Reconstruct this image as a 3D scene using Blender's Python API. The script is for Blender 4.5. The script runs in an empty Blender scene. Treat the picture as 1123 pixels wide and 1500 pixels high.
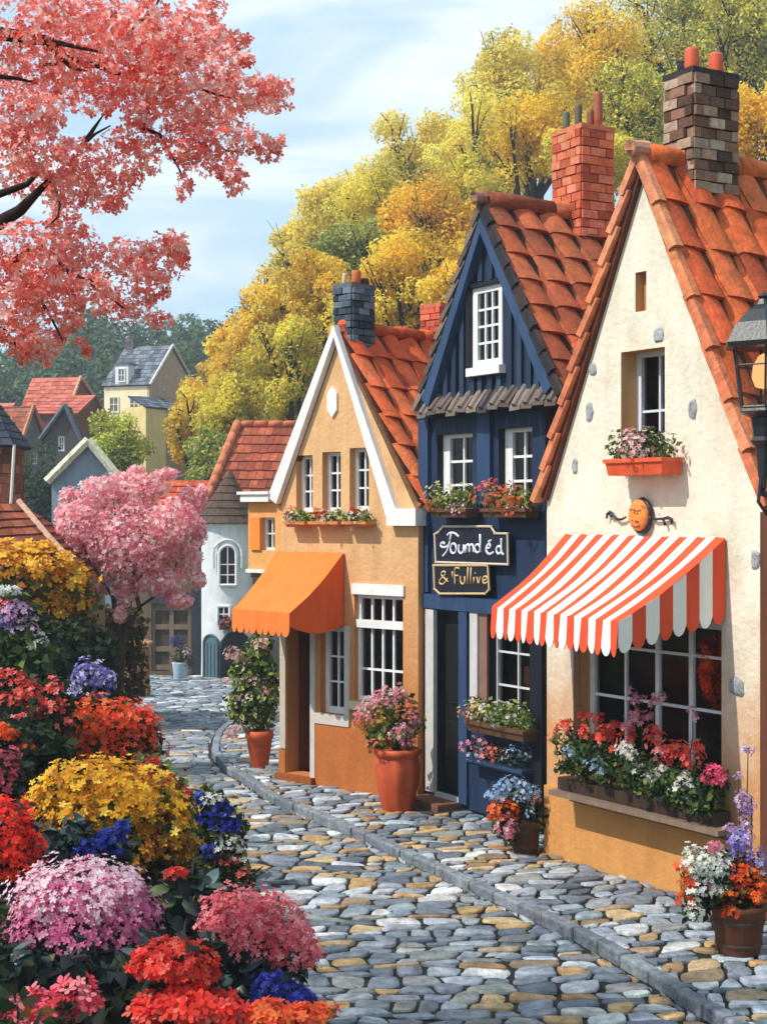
import bpy, math, random
import numpy as np
from mathutils import Vector
from mathutils.geometry import tessellate_polygon

random.seed(7)
RNG = np.random.default_rng(11)
scene = bpy.context.scene
COL = scene.collection

# ------------------------------------------------------------------ camera numbers
F, CX, CY, H = 2300.0, 561.5, 750.0, 3.6      # focal length in photo pixels, photo centre, eye height


def at(x, y, d):
    return Vector((d * (x - CX) / F, d, H - d * (y - CY) / F))


def lerp(a, b, t):
    return a + (b - a) * t


def srgb(r, g, b):
    def c(v):
        v /= 255.0
        return v / 12.92 if v <= 0.04045 else ((v + 0.055) / 1.055) ** 2.4
    return (c(r), c(g), c(b))


# ------------------------------------------------------------------ terrain
def pl(tab, v):
    if v <= tab[0][0]:
        return tab[0][1]
    for (a, b), (c, d) in zip(tab, tab[1:]):
        if v <= c:
            return b + (d - b) * (v - a) / (c - a)
    return tab[-1][1]


XL = [(7, .1), (11, -.40), (12.4, -.6), (14.5, -1.05), (16.6, -1.55), (19.3, -2.36), (25, -3.5), (33, -4.9), (40.5, -6.3), (50, -8.5)]
XR = [(7, 3.9), (11.04, 2.49), (12.36, 2.09), (13.7, 1.62), (15.3, .86), (17.4, -.1), (19.95, -1.4), (22.6, -2.2), (24.5, -2.6), (26.6, -2.84),
      (29, -2.97), (31.7, -2.95), (35.6, -2.55), (38, -1.9), (42, 0), (50, 1)]
XW = [(7, 7.4), (13.9, 3.35), (16.56, 1.72), (17.5, 1.8), (19.7, .475), (21.2, -1.38), (21.6, .2), (30, 1), (40, 1)]


def grade(y):
    return -0.05 * max(0.0, min(y, 52.0) - 21.0)


def bank(x, y):
    e = min(max(pl(XL, y) - x - .1, 0.0), 3.6)
    f = 1.0 if y < 30 else max(0.0, 1 - (y - 30) / 8)
    return .30 * e * f


def hill(x, y):
    q = (x - 8) * .94 + (y - 22) * .35
    h = .85 * max(0.0, q)
    h = min(h, 16 + .2 * max(0, h - 16))
    if y > 55:
        l = .09 * (y - 55) + (.24 * (y - 100) if y > 100 else 0)
        h = max(h, min(l, 9.0))
    return h


def terrain(x, y):
    return grade(y) - .16 + bank(x, y) * 1.0 + hill(x, y)


# ------------------------------------------------------------------ materials
def new_mat(name):
    m = bpy.data.materials.new(name)
    m.use_nodes = True
    nt = m.node_tree
    nt.nodes.clear()
    out = nt.nodes.new('ShaderNodeOutputMaterial')
    return m, nt, out


def mat_paint(name, col=None, rough=.8, var=.12, scale=6.0, bump=.25, bscale=30.0, spec=.3, metal=0.0, stretch=(1, 1, 1), dirt=None, dscale=1.2, streak=0, coat_shade=None):
    """Principled surface; colour from the mesh attribute 'col' or a fixed colour, mottled by noise, with a bumpy skin."""
    m, nt, out = new_mat(name)
    N, L = nt.nodes.new, nt.links.new
    p = N('ShaderNodeBsdfPrincipled')
    L(p.outputs[0], out.inputs[0])
    p.inputs['Roughness'].default_value = rough
    p.inputs['Metallic'].default_value = metal
    p.inputs['Specular IOR Level'].default_value = spec
    tc = N('ShaderNodeTexCoord')
    mp = N('ShaderNodeMapping')
    mp.inputs['Scale'].default_value = stretch
    L(tc.outputs['Object'], mp.inputs[0])
    if col is None:
        a = N('ShaderNodeAttribute')
        a.attribute_name = 'col'
        base = a.outputs['Color']
    else:
        a = N('ShaderNodeRGB')
        a.outputs[0].default_value = (*col, 1)
        base = a.outputs[0]
    nz = N('ShaderNodeTexNoise')
    nz.inputs['Scale'].default_value = scale
    nz.inputs['Detail'].default_value = 6
    nz.inputs['Roughness'].default_value = .65
    L(mp.outputs[0], nz.inputs['Vector'])
    mr = N('ShaderNodeMapRange')
    mr.inputs['From Min'].default_value = .3
    mr.inputs['From Max'].default_value = .7
    mr.inputs['To Min'].default_value = 1 - var
    mr.inputs['To Max'].default_value = 1 + var
    L(nz.outputs['Fac'], mr.inputs['Value'])
    mx = N('ShaderNodeMix')
    mx.data_type = 'RGBA'
    mx.blend_type = 'MULTIPLY'
    mx.inputs['Factor'].default_value = 1
    L(base, mx.inputs['A'])
    L(mr.outputs[0], mx.inputs['B'])
    last = mx.outputs['Result']
    if dirt:
        n2 = N('ShaderNodeTexNoise')
        n2.inputs['Scale'].default_value = dscale
        n2.inputs['Detail'].default_value = 8
        n2.inputs['Roughness'].default_value = .7
        L(mp.outputs[0], n2.inputs['Vector'])
        r2 = N('ShaderNodeMapRange')
        r2.inputs['From Min'].default_value = .5
        r2.inputs['From Max'].default_value = .75
        r2.inputs['To Max'].default_value = .6
        L(n2.outputs['Fac'], r2.inputs['Value'])
        m2 = N('ShaderNodeMix')
        m2.data_type = 'RGBA'
        L(r2.outputs[0], m2.inputs['Factor'])
        L(last, m2.inputs['A'])
        m2.inputs['B'].default_value = (*dirt, 1)
        last = m2.outputs['Result']
    if coat_shade:
        # ragged limewash coat on the lower wall, thinning upwards, with some shade painted in
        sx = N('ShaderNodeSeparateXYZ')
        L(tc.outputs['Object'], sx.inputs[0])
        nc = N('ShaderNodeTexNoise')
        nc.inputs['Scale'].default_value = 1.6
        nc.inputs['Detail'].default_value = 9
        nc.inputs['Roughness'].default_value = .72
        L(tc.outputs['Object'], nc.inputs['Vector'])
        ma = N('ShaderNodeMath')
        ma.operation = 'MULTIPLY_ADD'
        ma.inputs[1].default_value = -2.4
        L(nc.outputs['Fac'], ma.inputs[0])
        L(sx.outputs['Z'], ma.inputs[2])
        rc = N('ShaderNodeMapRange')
        rc.inputs['From Min'].default_value = coat_shade[1]
        rc.inputs['From Max'].default_value = coat_shade[2]
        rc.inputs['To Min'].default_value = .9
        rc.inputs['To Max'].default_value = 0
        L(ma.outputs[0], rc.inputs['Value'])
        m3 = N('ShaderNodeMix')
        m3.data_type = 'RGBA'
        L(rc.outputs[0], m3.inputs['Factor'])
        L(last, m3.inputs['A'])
        m3.inputs['B'].default_value = (*coat_shade[0], 1)
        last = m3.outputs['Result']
    if streak:
        ms = N('ShaderNodeMapping')
        ms.inputs['Scale'].default_value = (3.2, 3.2, .35)
        L(tc.outputs['Object'], ms.inputs[0])
        ns_ = N('ShaderNodeTexNoise')
        ns_.inputs['Scale'].default_value = 1.4
        ns_.inputs['Detail'].default_value = 7
        ns_.inputs['Roughness'].default_value = .68
        L(ms.outputs[0], ns_.inputs['Vector'])
        rs = N('ShaderNodeMapRange')
        rs.inputs['From Min'].default_value = .42
        rs.inputs['From Max'].default_value = .72
        rs.inputs['To Min'].default_value = 1.0
        rs.inputs['To Max'].default_value = 1 - streak
        L(ns_.outputs['Fac'], rs.inputs['Value'])
        m4 = N('ShaderNodeMix')
        m4.data_type = 'RGBA'
        m4.blend_type = 'MULTIPLY'
        m4.inputs['Factor'].default_value = 1
        L(last, m4.inputs['A'])
        L(rs.outputs[0], m4.inputs['B'])
        last = m4.outputs['Result']
    L(last, p.inputs['Base Color'])
    if bump:
        nb = N('ShaderNodeTexNoise')
        nb.inputs['Scale'].default_value = bscale
        nb.inputs['Detail'].default_value = 5
        L(mp.outputs[0], nb.inputs['Vector'])
        b = N('ShaderNodeBump')
        b.inputs['Strength'].default_value = bump
        b.inputs['Distance'].default_value = .02
        L(nb.outputs['Fac'], b.inputs['Height'])
        L(b.outputs[0], p.inputs['Normal'])
    return m


def mat_leaf(name, trans=.3, rough=.6, spec=.2):
    m, nt, out = new_mat(name)
    N, L = nt.nodes.new, nt.links.new
    a = N('ShaderNodeAttribute')
    a.attribute_name = 'col'
    p = N('ShaderNodeBsdfPrincipled')
    p.inputs['Roughness'].default_value = rough
    p.inputs['Specular IOR Level'].default_value = spec
    L(a.outputs['Color'], p.inputs['Base Color'])
    t = N('ShaderNodeBsdfTranslucent')
    L(a.outputs['Color'], t.inputs['Color'])
    mx = N('ShaderNodeMixShader')
    mx.inputs[0].default_value = trans
    L(p.outputs[0], mx.inputs[1])
    L(t.outputs[0], mx.inputs[2])
    L(mx.outputs[0], out.inputs[0])
    return m


def mat_glass(name):
    m, nt, out = new_mat(name)
    N, L = nt.nodes.new, nt.links.new
    t = N('ShaderNodeBsdfTransparent')
    t.inputs[0].default_value = (.8, .8, .8, 1)
    g = N('ShaderNodeBsdfGlossy')
    g.inputs['Roughness'].default_value = .03
    nz = N('ShaderNodeTexNoise')
    nz.inputs['Scale'].default_value = 2.5
    tc = N('ShaderNodeTexCoord')
    L(tc.outputs['Object'], nz.inputs['Vector'])
    b = N('ShaderNodeBump')
    b.inputs['Strength'].default_value = .15
    b.inputs['Distance'].default_value = .02
    L(nz.outputs['Fac'], b.inputs['Height'])
    L(b.outputs[0], g.inputs['Normal'])
    fr = N('ShaderNodeFresnel')
    fr.inputs['IOR'].default_value = 1.33
    L(b.outputs[0], fr.inputs['Normal'])
    mx = N('ShaderNodeMixShader')
    L(fr.outputs[0], mx.inputs[0])
    L(t.outputs[0], mx.inputs[1])
    L(g.outputs[0], mx.inputs[2])
    L(mx.outputs[0], out.inputs[0])
    return m


def mat_emit(name, col, s):
    m, nt, out = new_mat(name)
    e = nt.nodes.new('ShaderNodeEmission')
    e.inputs[0].default_value = (*col, 1)
    e.inputs[1].default_value = s
    nt.links.new(e.outputs[0], out.inputs[0])
    return m


M = {}
M['leaf'] = mat_leaf('leaf', .48)
M['petal'] = mat_leaf('petal', .46, .55)
M['gloss_leaf'] = mat_leaf('gloss_leaf', .12, .38, .5)
M['bark'] = mat_paint('bark', None, .9, .3, 9, .6, 25, .2, stretch=(1, 1, .3))
M['tile'] = mat_paint('clay_tile', None, .8, .32, 8, .6, 22, .25, dirt=srgb(92, 64, 46), dscale=3.2)
M['stone'] = mat_paint('cobble_stone', None, .72, .38, 11, .9, 26, .35, dirt=srgb(70, 66, 58), dscale=5)
M['brick'] = mat_paint('brick', None, .85, .3, 14, .5, 45, .25)
M['plain'] = mat_paint('painted', None, .6, .1, 8, .2, 30, .35)
M['wood'] = mat_paint('timber', None, .7, .25, 9, .4, 20, .3, stretch=(1, 1, .12))
M['stucco'] = mat_paint('stucco', None, .9, .10, 2.2, .6, 16, .2, streak=.16)
M['limewash'] = mat_paint('limewashed_stucco', None, .9, .09, 2.2, .6, 16, .2, streak=.14, dirt=srgb(196, 176, 142), dscale=1.6, coat_shade=(srgb(200, 140, 84), -.1, 1.5))  # ochre base on the cream wall, some awning shade put into it
M['tanwash'] = mat_paint('ochre_stucco', None, .9, .09, 2.2, .6, 16, .2, streak=.18, dirt=srgb(196, 140, 90), dscale=1.4, coat_shade=(srgb(192, 122, 66), .1, 2.2))  # darker ochre low down, partly painted-in shade
M['fabric'] = mat_paint('canvas', None, .85, .10, 3, .5, 9, .15, stretch=(1, 1, .5), streak=.12)
M['terracotta'] = mat_paint('terracotta', None, .6, .2, 8, .25, 25, .4)
M['iron'] = mat_paint('iron', srgb(28, 32, 40), .42, .25, 12, .2, 40, .5)
M['soil'] = mat_paint('soil', srgb(48, 40, 32), .95, .35, 5, .6, 18, .1)
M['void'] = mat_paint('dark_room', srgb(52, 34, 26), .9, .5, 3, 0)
M['glass'] = mat_glass('glass')


# ------------------------------------------------------------------ mesh builder
class MB:
    def __init__(self):
        self.v, self.f, self.c, self.m = [], [], [], []

    def add(self, verts, faces, col=(1, 1, 1), mi=0):
        b = len(self.v)
        self.v.extend(tuple(p) for p in verts)
        for f in faces:
            self.f.append([b + i for i in f])
            self.c.append(col)
            self.m.append(mi)

    def obox(self, c, a, b, d, col=(1, 1, 1), mi=0):
        """box with centre c and three half-axis vectors"""
        vs = [c + a * i + b * j + d * k for k in (-1, 1) for j in (-1, 1) for i in (-1, 1)]
        self.add(vs, [(0, 2, 3, 1), (4, 5, 7, 6), (0, 1, 5, 4), (2, 6, 7, 3), (0, 4, 6, 2), (1, 3, 7, 5)], col, mi)

    def tube(self, pts, radii, seg=8, col=(1, 1, 1), mi=0, cap=True):
        pts = [Vector(p) for p in pts]
        if not hasattr(radii, '__len__'):
            radii = [radii] * len(pts)
        rings = []
        ref = Vector((0, 0, 1))
        for i, p in enumerate(pts):
            t = (pts[min(i + 1, len(pts) - 1)] - pts[max(i - 1, 0)])
            if t.length < 1e-9:
                t = Vector((0, 0, 1))
            t.normalize()
            a = t.cross(ref if abs(t.dot(ref)) < .95 else Vector((1, 0, 0))).normalized()
            b = t.cross(a)
            rings.append([p + (a * math.cos(2 * math.pi * k / seg) + b * math.sin(2 * math.pi * k / seg)) * radii[i] for k in range(seg)])
        vs = [q for r in rings for q in r]
        fs = []
        for i in range(len(pts) - 1):
            for k in range(seg):
                k2 = (k + 1) % seg
                fs.append((i * seg + k, i * seg + k2, (i + 1) * seg + k2, (i + 1) * seg + k))
        if cap:
            fs.append(tuple(range(seg - 1, -1, -1)))
            fs.append(tuple((len(pts) - 1) * seg + k for k in range(seg)))
        self.add(vs, fs, col, mi)

    def lathe(self, base, prof, seg=24, col=(1, 1, 1), mi=0, wob=0.0):
        """prof: list of (r, z)"""
        vs, fs = [], []
        for i, (r, z) in enumerate(prof):
            for k in range(seg):
                a = 2 * math.pi * k / seg
                rr = r * (1 + wob * math.cos(a * 8)) if wob else r
                vs.append(base + Vector((rr * math.cos(a), rr * math.sin(a), z)))
        for i in range(len(prof) - 1):
            for k in range(seg):
                k2 = (k + 1) % seg
                fs.append((i * seg + k, i * seg + k2, (i + 1) * seg + k2, (i + 1) * seg + k))
        self.add(vs, fs, col, mi)

    def build(self, name, mat, parent=None, smooth=False):
        me = bpy.data.meshes.new(name)
        off = root_loc(parent)
        me.from_pydata([(p[0] - off[0], p[1] - off[1], p[2] - off[2]) for p in self.v], [], self.f)
        lt = np.array([len(f) for f in self.f])
        cols = np.ones((len(self.f), 4), np.float32)
        cols[:, :3] = np.array(self.c, np.float32).reshape(-1, 3)
        ca = me.color_attributes.new('col', 'FLOAT_COLOR', 'CORNER')
        ca.data.foreach_set('color', np.repeat(cols, lt, 0).ravel())
        for mm in (mat if isinstance(mat, (list, tuple)) else [mat]):
            me.materials.append(mm)
        me.polygons.foreach_set('material_index', self.m)
        if smooth:
            me.polygons.foreach_set('use_smooth', [True] * len(self.f))
        me.update()
        return link(name, me, parent)


ROOT = {}


def root_loc(o):
    if o is None:
        return Vector((0, 0, 0))
    while o.parent is not None:
        o = o.parent
    return Vector(ROOT.get(o.name, (0, 0, 0)))


def link(name, me, parent):
    o = bpy.data.objects.new(name, me)
    COL.objects.link(o)
    if parent is not None:
        o.parent = parent
    return o


def tag(o, label, cat, group=None):
    o['label'] = label
    o['category'] = cat
    if group:
        o['group'] = group
    return o


def thing(name, label, cat, loc, group=None):
    o = bpy.data.objects.new(name, None)
    COL.objects.link(o)
    o.location = loc
    o.empty_display_size = .2
    ROOT[o.name] = tuple(loc)
    return tag(o, label, cat, group)


def struct(o):
    o['kind'] = 'structure'
    return o


def jit(col, a=.12, h=.05):
    k = 1 + random.uniform(-a, a)
    return tuple(max(0.0, c * k * (1 + random.uniform(-h, h))) for c in col)


# ------------------------------------------------------------------ scattered leaves and petals (numpy)
def T(verts, faces):
    return np.array(verts, float), faces


LEAF = T([(0, 0, 0), (.32, .42, .10), (0, 1, -.03), (-.32, .42, .10)], [(0, 1, 2), (0, 2, 3)])
BROAD = T([(0, 0, 0), (.22, .2, .05), (.27, .5, .07), (.15, .8, .02), (0, 1, -.08), (-.15, .8, .02), (-.27, .5, .07), (-.22, .2, .05), (0, .5, 0)],
          [(0, 1, 2, 8), (8, 2, 3, 4), (0, 8, 6, 7), (8, 4, 5, 6)])
BLADE = T([(0, 0, 0), (.09, .4, .04), (0, 1, -.12), (-.09, .4, .04)], [(0, 1, 2), (0, 2, 3)])


def floret(n, cup=.25, wide=.8, second=False):
    v, f = [(0, 0, 0)], []

    def layer(n, r, cup, ph):
        for k in range(n):
            a = 2 * math.pi * (k + ph) / n
            w = wide * math.pi / n
            b = len(v)
            v.append((.62 * r * math.cos(a - w), .62 * r * math.sin(a - w), cup * .8 * r))
            v.append((r * math.cos(a - w * .35), r * math.sin(a - w * .35), cup * r))
            v.append((r * math.cos(a + w * .35), r * math.sin(a + w * .35), cup * r * .9))
            v.append((.62 * r * math.cos(a + w), .62 * r * math.sin(a + w), cup * .8 * r))
            f.append((0, b, b + 1, b + 2, b + 3))
    layer(n, .5, cup, 0)
    if second:
        layer(n - 1, .36, cup + .6, .5)
    return np.array(v, float), f


FL4, FL5, FLD = floret(4), floret(5, .3), floret(6, .25, .85, True)


def unit(a):
    return a / np.maximum(np.linalg.norm(a, axis=1, keepdims=True), 1e-9)


def scatter(name, tmpl, pts, nrm, size, cols, mat, parent, tilt=.5, lean=None):
    tv, tf = tmpl
    n = len(pts)
    pts = np.asarray(pts, float)
    nr = unit(np.asarray(nrm, float) + RNG.normal(0, tilt, (n, 3)))
    h = RNG.normal(0, 1, (n, 3))
    if lean is not None:
        h = h + np.asarray(lean)
    t = unit(np.cross(nr, h))
    b = np.cross(nr, t)
    s = np.asarray(size, float).reshape(-1, 1, 1) * np.ones((n, 1, 1))
    V = pts[:, None, :] + s * (tv[None, :, 0:1] * t[:, None] + tv[None, :, 1:2] * b[:, None] + tv[None, :, 2:3] * nr[:, None])
    off = np.array(root_loc(parent))
    V = (V - off).reshape(-1, 3)
    k = len(tv)
    lt = np.array([len(f) for f in tf])
    flat = np.concatenate([np.array(f) for f in tf])
    loops = (flat[None, :] + (np.arange(n) * k)[:, None]).ravel()
    ltot = np.tile(lt, n)
    me = bpy.data.meshes.new(name)
    me.vertices.add(len(V))
    me.vertices.foreach_set('co', V.astype(np.float32).ravel())
    me.loops.add(len(loops))
    me.loops.foreach_set('vertex_index', loops.astype(np.int32))
    me.polygons.add(len(ltot))
    me.polygons.foreach_set('loop_start', np.concatenate([[0], np.cumsum(ltot)[:-1]]).astype(np.int32))
    me.update(calc_edges=True)
    c = np.ones((n, len(tf), 4), np.float32)
    c[:, :, :3] = np.asarray(cols, np.float32)[:, None, :]
    c[:, :, :3] *= RNG.uniform(.85, 1.12, (n, len(tf), 1))
    ca = me.color_attributes.new('col', 'FLOAT_COLOR', 'CORNER')
    ca.data.foreach_set('color', np.repeat(c.reshape(-1, 4), ltot, 0).astype(np.float32).ravel())
    me.materials.append(mat)
    me.validate()
    me.update()
    return link(name, me, parent)


def pick(pal, n, j=.12):
    """n colours picked from a palette of (colour, weight) with jitter"""
    w = np.array([p[1] for p in pal], float)
    c = np.array([p[0] for p in pal], float)
    i = RNG.choice(len(pal), n, p=w / w.sum())
    out = c[i] * RNG.uniform(1 - j, 1 + j, (n, 1)) * RNG.uniform(1 - j * .4, 1 + j * .4, (n, 3))
    return np.clip(out, 0, 1)


def blob(c, r, n, lo=.6, zmin=-1.0, hi=1.0):
    c, r = np.asarray(c, float), np.asarray(r, float) * np.ones(3)
    d = unit(RNG.normal(0, 1, (n * 3 + 20, 3)))
    d = d[d[:, 2] > zmin][:n]
    q = RNG.uniform(lo ** 3, hi ** 3, (len(d), 1)) ** (1 / 3)
    return c + d * r * q, unit(d / r)


def tree(name, label, cat, base, cc, r, pal, nblob=34, nleaf=5200, leaf=.17, group=None, barkc=srgb(52, 42, 34), tmpl=LEAF, seed=None, fork=.45, tr=.035,
         br=(.3, .5), mat='leaf', limbs=9):
    rng = random.Random(seed if seed is not None else len(bpy.data.objects))
    base, cc = Vector(base), Vector(cc)
    root = thing(name, label, cat, base, group)
    r = Vector(r)
    hgt = (cc.z - base.z)
    blobs = []
    for i in range(nblob):
        while True:
            d = Vector((rng.gauss(0, 1), rng.gauss(0, 1), rng.gauss(0, 1)))
            if d.length > .1:
                break
        d.normalize()
        if d.z < 0:
            d.z *= 1.25
        q = rng.uniform(.25, .92)
        k = rng.uniform(*br)
        c = cc + Vector((d.x * r.x, d.y * r.y, d.z * r.z)) * q
        blobs.append((c, Vector((r.x * k, r.y * k, r.z * k * .85)), rng.uniform(.72, 1.2), rng.random()))
    # trunk and limbs
    mb = MB()
    R = tr * (hgt + r.z)
    forkp = base + (cc - base) * fork
    side = Vector((rng.uniform(-.05, .05), rng.uniform(-.05, .05), 0)) * hgt
    mb.tube([base - Vector((0, 0, .2)), base + (forkp - base) * .5 + side, forkp, cc + Vector((0, 0, r.z * .3))], [R * 1.35, R, R * .85, R * .25], 9, barkc)
    for i in range(limbs):
        c = blobs[i][0]
        st = forkp + (cc - forkp) * rng.uniform(0, .6)
        mid = (st + c) * .5 + Vector((0, 0, -.06 * r.z)) + Vector((rng.uniform(-.08, .08) * r.x, rng.uniform(-.08, .08) * r.x, 0))
        e = c + (c - cc) * .35
        mb.tube([st, mid, c, e], [R * .5, R * .36, R * .2, R * .07], 6, barkc)
        for j in range(3):
            tw = c + Vector((rng.uniform(-1, 1) * r.x, rng.uniform(-1, 1) * r.y, rng.uniform(-.3, 1) * r.z)) * .4
            mb.tube([mid.lerp(c, .3 + .2 * j), mid.lerp(c, .6).lerp(tw, .5), tw], [R * .2, R * .12, R * .05], 5, barkc)
    mb.build('trunk', M['bark'], root, True)
    P, Nn, Cc = [], [], []
    per = nleaf // nblob
    for c, rr, k, h in blobs:
        n = int(per * (rr.x * rr.z) / (r.x * r.z) / ((br[0] + br[1]) / 2) ** 2)
        p, nn = blob(c, rr, max(n, 20), .45)
        P.append(p)
        Nn.append(nn + np.array([0, 0, .35]))
        # clump hue: shift the palette weights
        pw = [(pc, w * (.25 + abs(math.sin(h * 6 + i * 1.9)))) for i, (pc, w) in enumerate(pal)]
        Cc.append(pick(pw, len(p), .16) * k)
    P, Nn, Cc = np.concatenate(P), np.concatenate(Nn), np.clip(np.concatenate(Cc), 0, 1)
    scatter('crown', tmpl, P, Nn, leaf * RNG.uniform(.65, 1.35, len(P)), Cc, M[mat], root, .6)
    return root


# ------------------------------------------------------------------ facades
class Fac:
    """a vertical facade: left and right base points on the ground as seen from outside"""

    def __init__(s, a, b):
        s.o = Vector((a[0], a[1], 0))
        d = Vector((b[0], b[1], 0)) - s.o
        s.W = d.length
        s.u = d.normalized()
        s.n = Vector((s.u.y, -s.u.x, 0))
        s.r = -s.n
        s.Z = Vector((0, 0, 1))

    def P(s, a, z, p=0.0):
        return s.o + s.u * a + s.n * p + Vector((0, 0, z))

    def uv(s, x, y, p=0.0):
        D = Vector(((x - CX) / F, 1, -(y - CY) / F))
        C = Vector((0, 0, H))
        o = s.o + s.n * p
        t = (o - C).dot(s.n) / D.dot(s.n)
        q = C + D * t
        return (q - o).dot(s.u), q.z

    def rect(s, x0, y0, x1, y1, p=0.0):
        xm, ym = (x0 + x1) / 2, (y0 + y1) / 2
        return s.uv(x0, ym, p)[0], s.uv(xm, y1, p)[1], s.uv(x1, ym, p)[0], s.uv(xm, y0, p)[1]

    def solve_p(s, a, z, x):
        lo, hi = 0.0, 2.5
        for _ in range(40):
            m = (lo + hi) / 2
            q = s.P(a, z, m)
            if CX + F * q.x / q.y > x:
                lo = m
            else:
                hi = m
        return lo

    def zat(s, a, p, y):
        q = s.P(a, 0, p)
        return H - (y - CY) * q.y / F

    def box(s, mb, a0, a1, z0, z1, p0, p1, col=(1, 1, 1), mi=0):
        c = s.P((a0 + a1) / 2, (z0 + z1) / 2, (p0 + p1) / 2)
        mb.obox(c, s.u * (a1 - a0) / 2, s.n * (p1 - p0) / 2, s.Z * (z1 - z0) / 2, col, mi)


def proj(P):
    return CX + F * P[0] / P[1], CY - F * (P[2] - H) / P[1]


def wall_mesh(mb, fc, outline, holes, depth, col, revcol=None, p=0.0):
    """front sheet with openings, their reveals, and the outline's own thickness"""
    loops = [outline] + holes
    vs3 = [[Vector((a, z, 0)) for a, z in lp] for lp in loops]
    tris = tessellate_polygon(vs3)
    flat = [q for lp in loops for q in lp]
    vs = [fc.P(a, z, p) for a, z in flat]
    mb.add(vs, [tuple(t) for t in tris], col)
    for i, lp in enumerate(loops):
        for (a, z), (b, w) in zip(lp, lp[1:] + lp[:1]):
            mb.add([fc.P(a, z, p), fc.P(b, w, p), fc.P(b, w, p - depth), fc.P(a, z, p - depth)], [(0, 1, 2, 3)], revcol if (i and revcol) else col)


def rect_loop(r):
    a0, z0, a1, z1 = r
    return [(a0, z0), (a1, z0), (a1, z1), (a0, z1)]


def window(fc, house, r, cols, rows, rec=.14, fw=.055, bar=.026, col=(.78, .79, .80), p=0.0, rowz=None, sill=0.0, label=None, heavy=None, barc=None, left=None):
    """frame with glazing bars set back by rec; the pane is a sub-part"""
    a0, z0, a1, z1 = r
    mb = MB()
    q0, q1 = p - rec - .07, p - rec
    fl = left or fw
    fc.box(mb, a0, a0 + fl, z0, z1, q0, q1, col)
    fc.box(mb, a1 - fw, a1, z0, z1, q0, q1, col)
    fc.box(mb, a0 + fl, a1 - fw, z1 - fw, z1, q0, q1 - .003, col)
    fc.box(mb, a0 + fl, a1 - fw, z0, z0 + fw * 1.2, q0, q1 - .003, col)
    ia, ib, iz, iw = a0 + fl, a1 - fw, z0 + fw * 1.2, z1 - fw
    barc = barc or col
    for i in range(1, cols):
        a = lerp(ia, ib, i / cols) + random.uniform(-.003, .003)
        b = bar * (2.0 if heavy and i in heavy else 1)
        fc.box(mb, a - b / 2, a + b / 2, iz, iw, q0 + .02, q1 - .012 + (.004 if heavy and i in heavy else 0), barc)
    for z in (rowz if rowz else [lerp(iz, iw, j / rows) for j in range(1, rows)]):
        fc.box(mb, ia, ib, z - bar / 2, z + bar / 2, q0 + .023, q1 - .016, barc)
    if sill:
        fc.box(mb, a0 - .05, a1 + .05, z0 - .05, z0 - .002, q0, p + sill, col)
    w = mb.build('window', M['plain'], house)
    if label:
        w['label'] = label
    g = MB()
    g.add([fc.P(ia - .01, iz - .01, q0 + .03), fc.P(ib + .01, iz - .01, q0 + .03), fc.P(ib + .01, iw + .01, q0 + .03), fc.P(ia - .01, iw + .01, q0 + .03)], [(0, 1, 2, 3)])
    g.build('pane', M['glass'], w)
    return w


def pantiles(mb, P0, r, dn, nrm, L, S, rows, cols, pal, amp=.05, lift=.05, skew=0.0, seed=1, start=0.0):
    """overlapping curved clay tiles: r along the ridge, dn down the slope"""
    rng = random.Random(seed)
    rl, cw = S / rows, L / cols
    for i in range(rows):
        for j in range(cols):
            col = jit(pal[rng.randrange(len(pal))], .16, .06)
            ja, jb = rng.uniform(-.03, .03) * cw, rng.uniform(-.045, .045) * rl
            over = .12 * rl
            vs = []
            nx, ny = 7, 3
            tl = rng.uniform(-.012, .012)
            for b in range(ny + 1):
                v = b / ny
                for a in range(nx + 1):
                    x = a / nx
                    h = amp * (math.sin(math.pi * min(x / .78, 1.0)) ** .8 - .55 * math.sin(math.pi * max(0, (x - .78) / .22)))
                    bow = .10 * rl * (math.sin(math.pi * x) - .4) * v
                    ss = i * rl - over * (1 - v) + (rl + jb) * v + bow
                    aa = start + j * cw + x * cw * 1.03 + ja + skew * v * cw
                    hh = h + .012 + lift * (v ** 1.5) + tl * x
                    vs.append(P0 + r * aa + dn * ss + nrm * hh)
            fs = []
            w = nx + 1
            for b in range(ny):
                for a in range(nx):
                    fs.append((b * w + a, b * w + a + 1, (b + 1) * w + a + 1, (b + 1) * w + a))
            mb.add(vs, fs, col)
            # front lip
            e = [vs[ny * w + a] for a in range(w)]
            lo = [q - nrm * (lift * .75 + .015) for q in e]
            mb.add(e + lo, [(a, a + 1, w + a + 1, w + a) for a in range(nx)], tuple(c * .75 for c in col))


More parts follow.
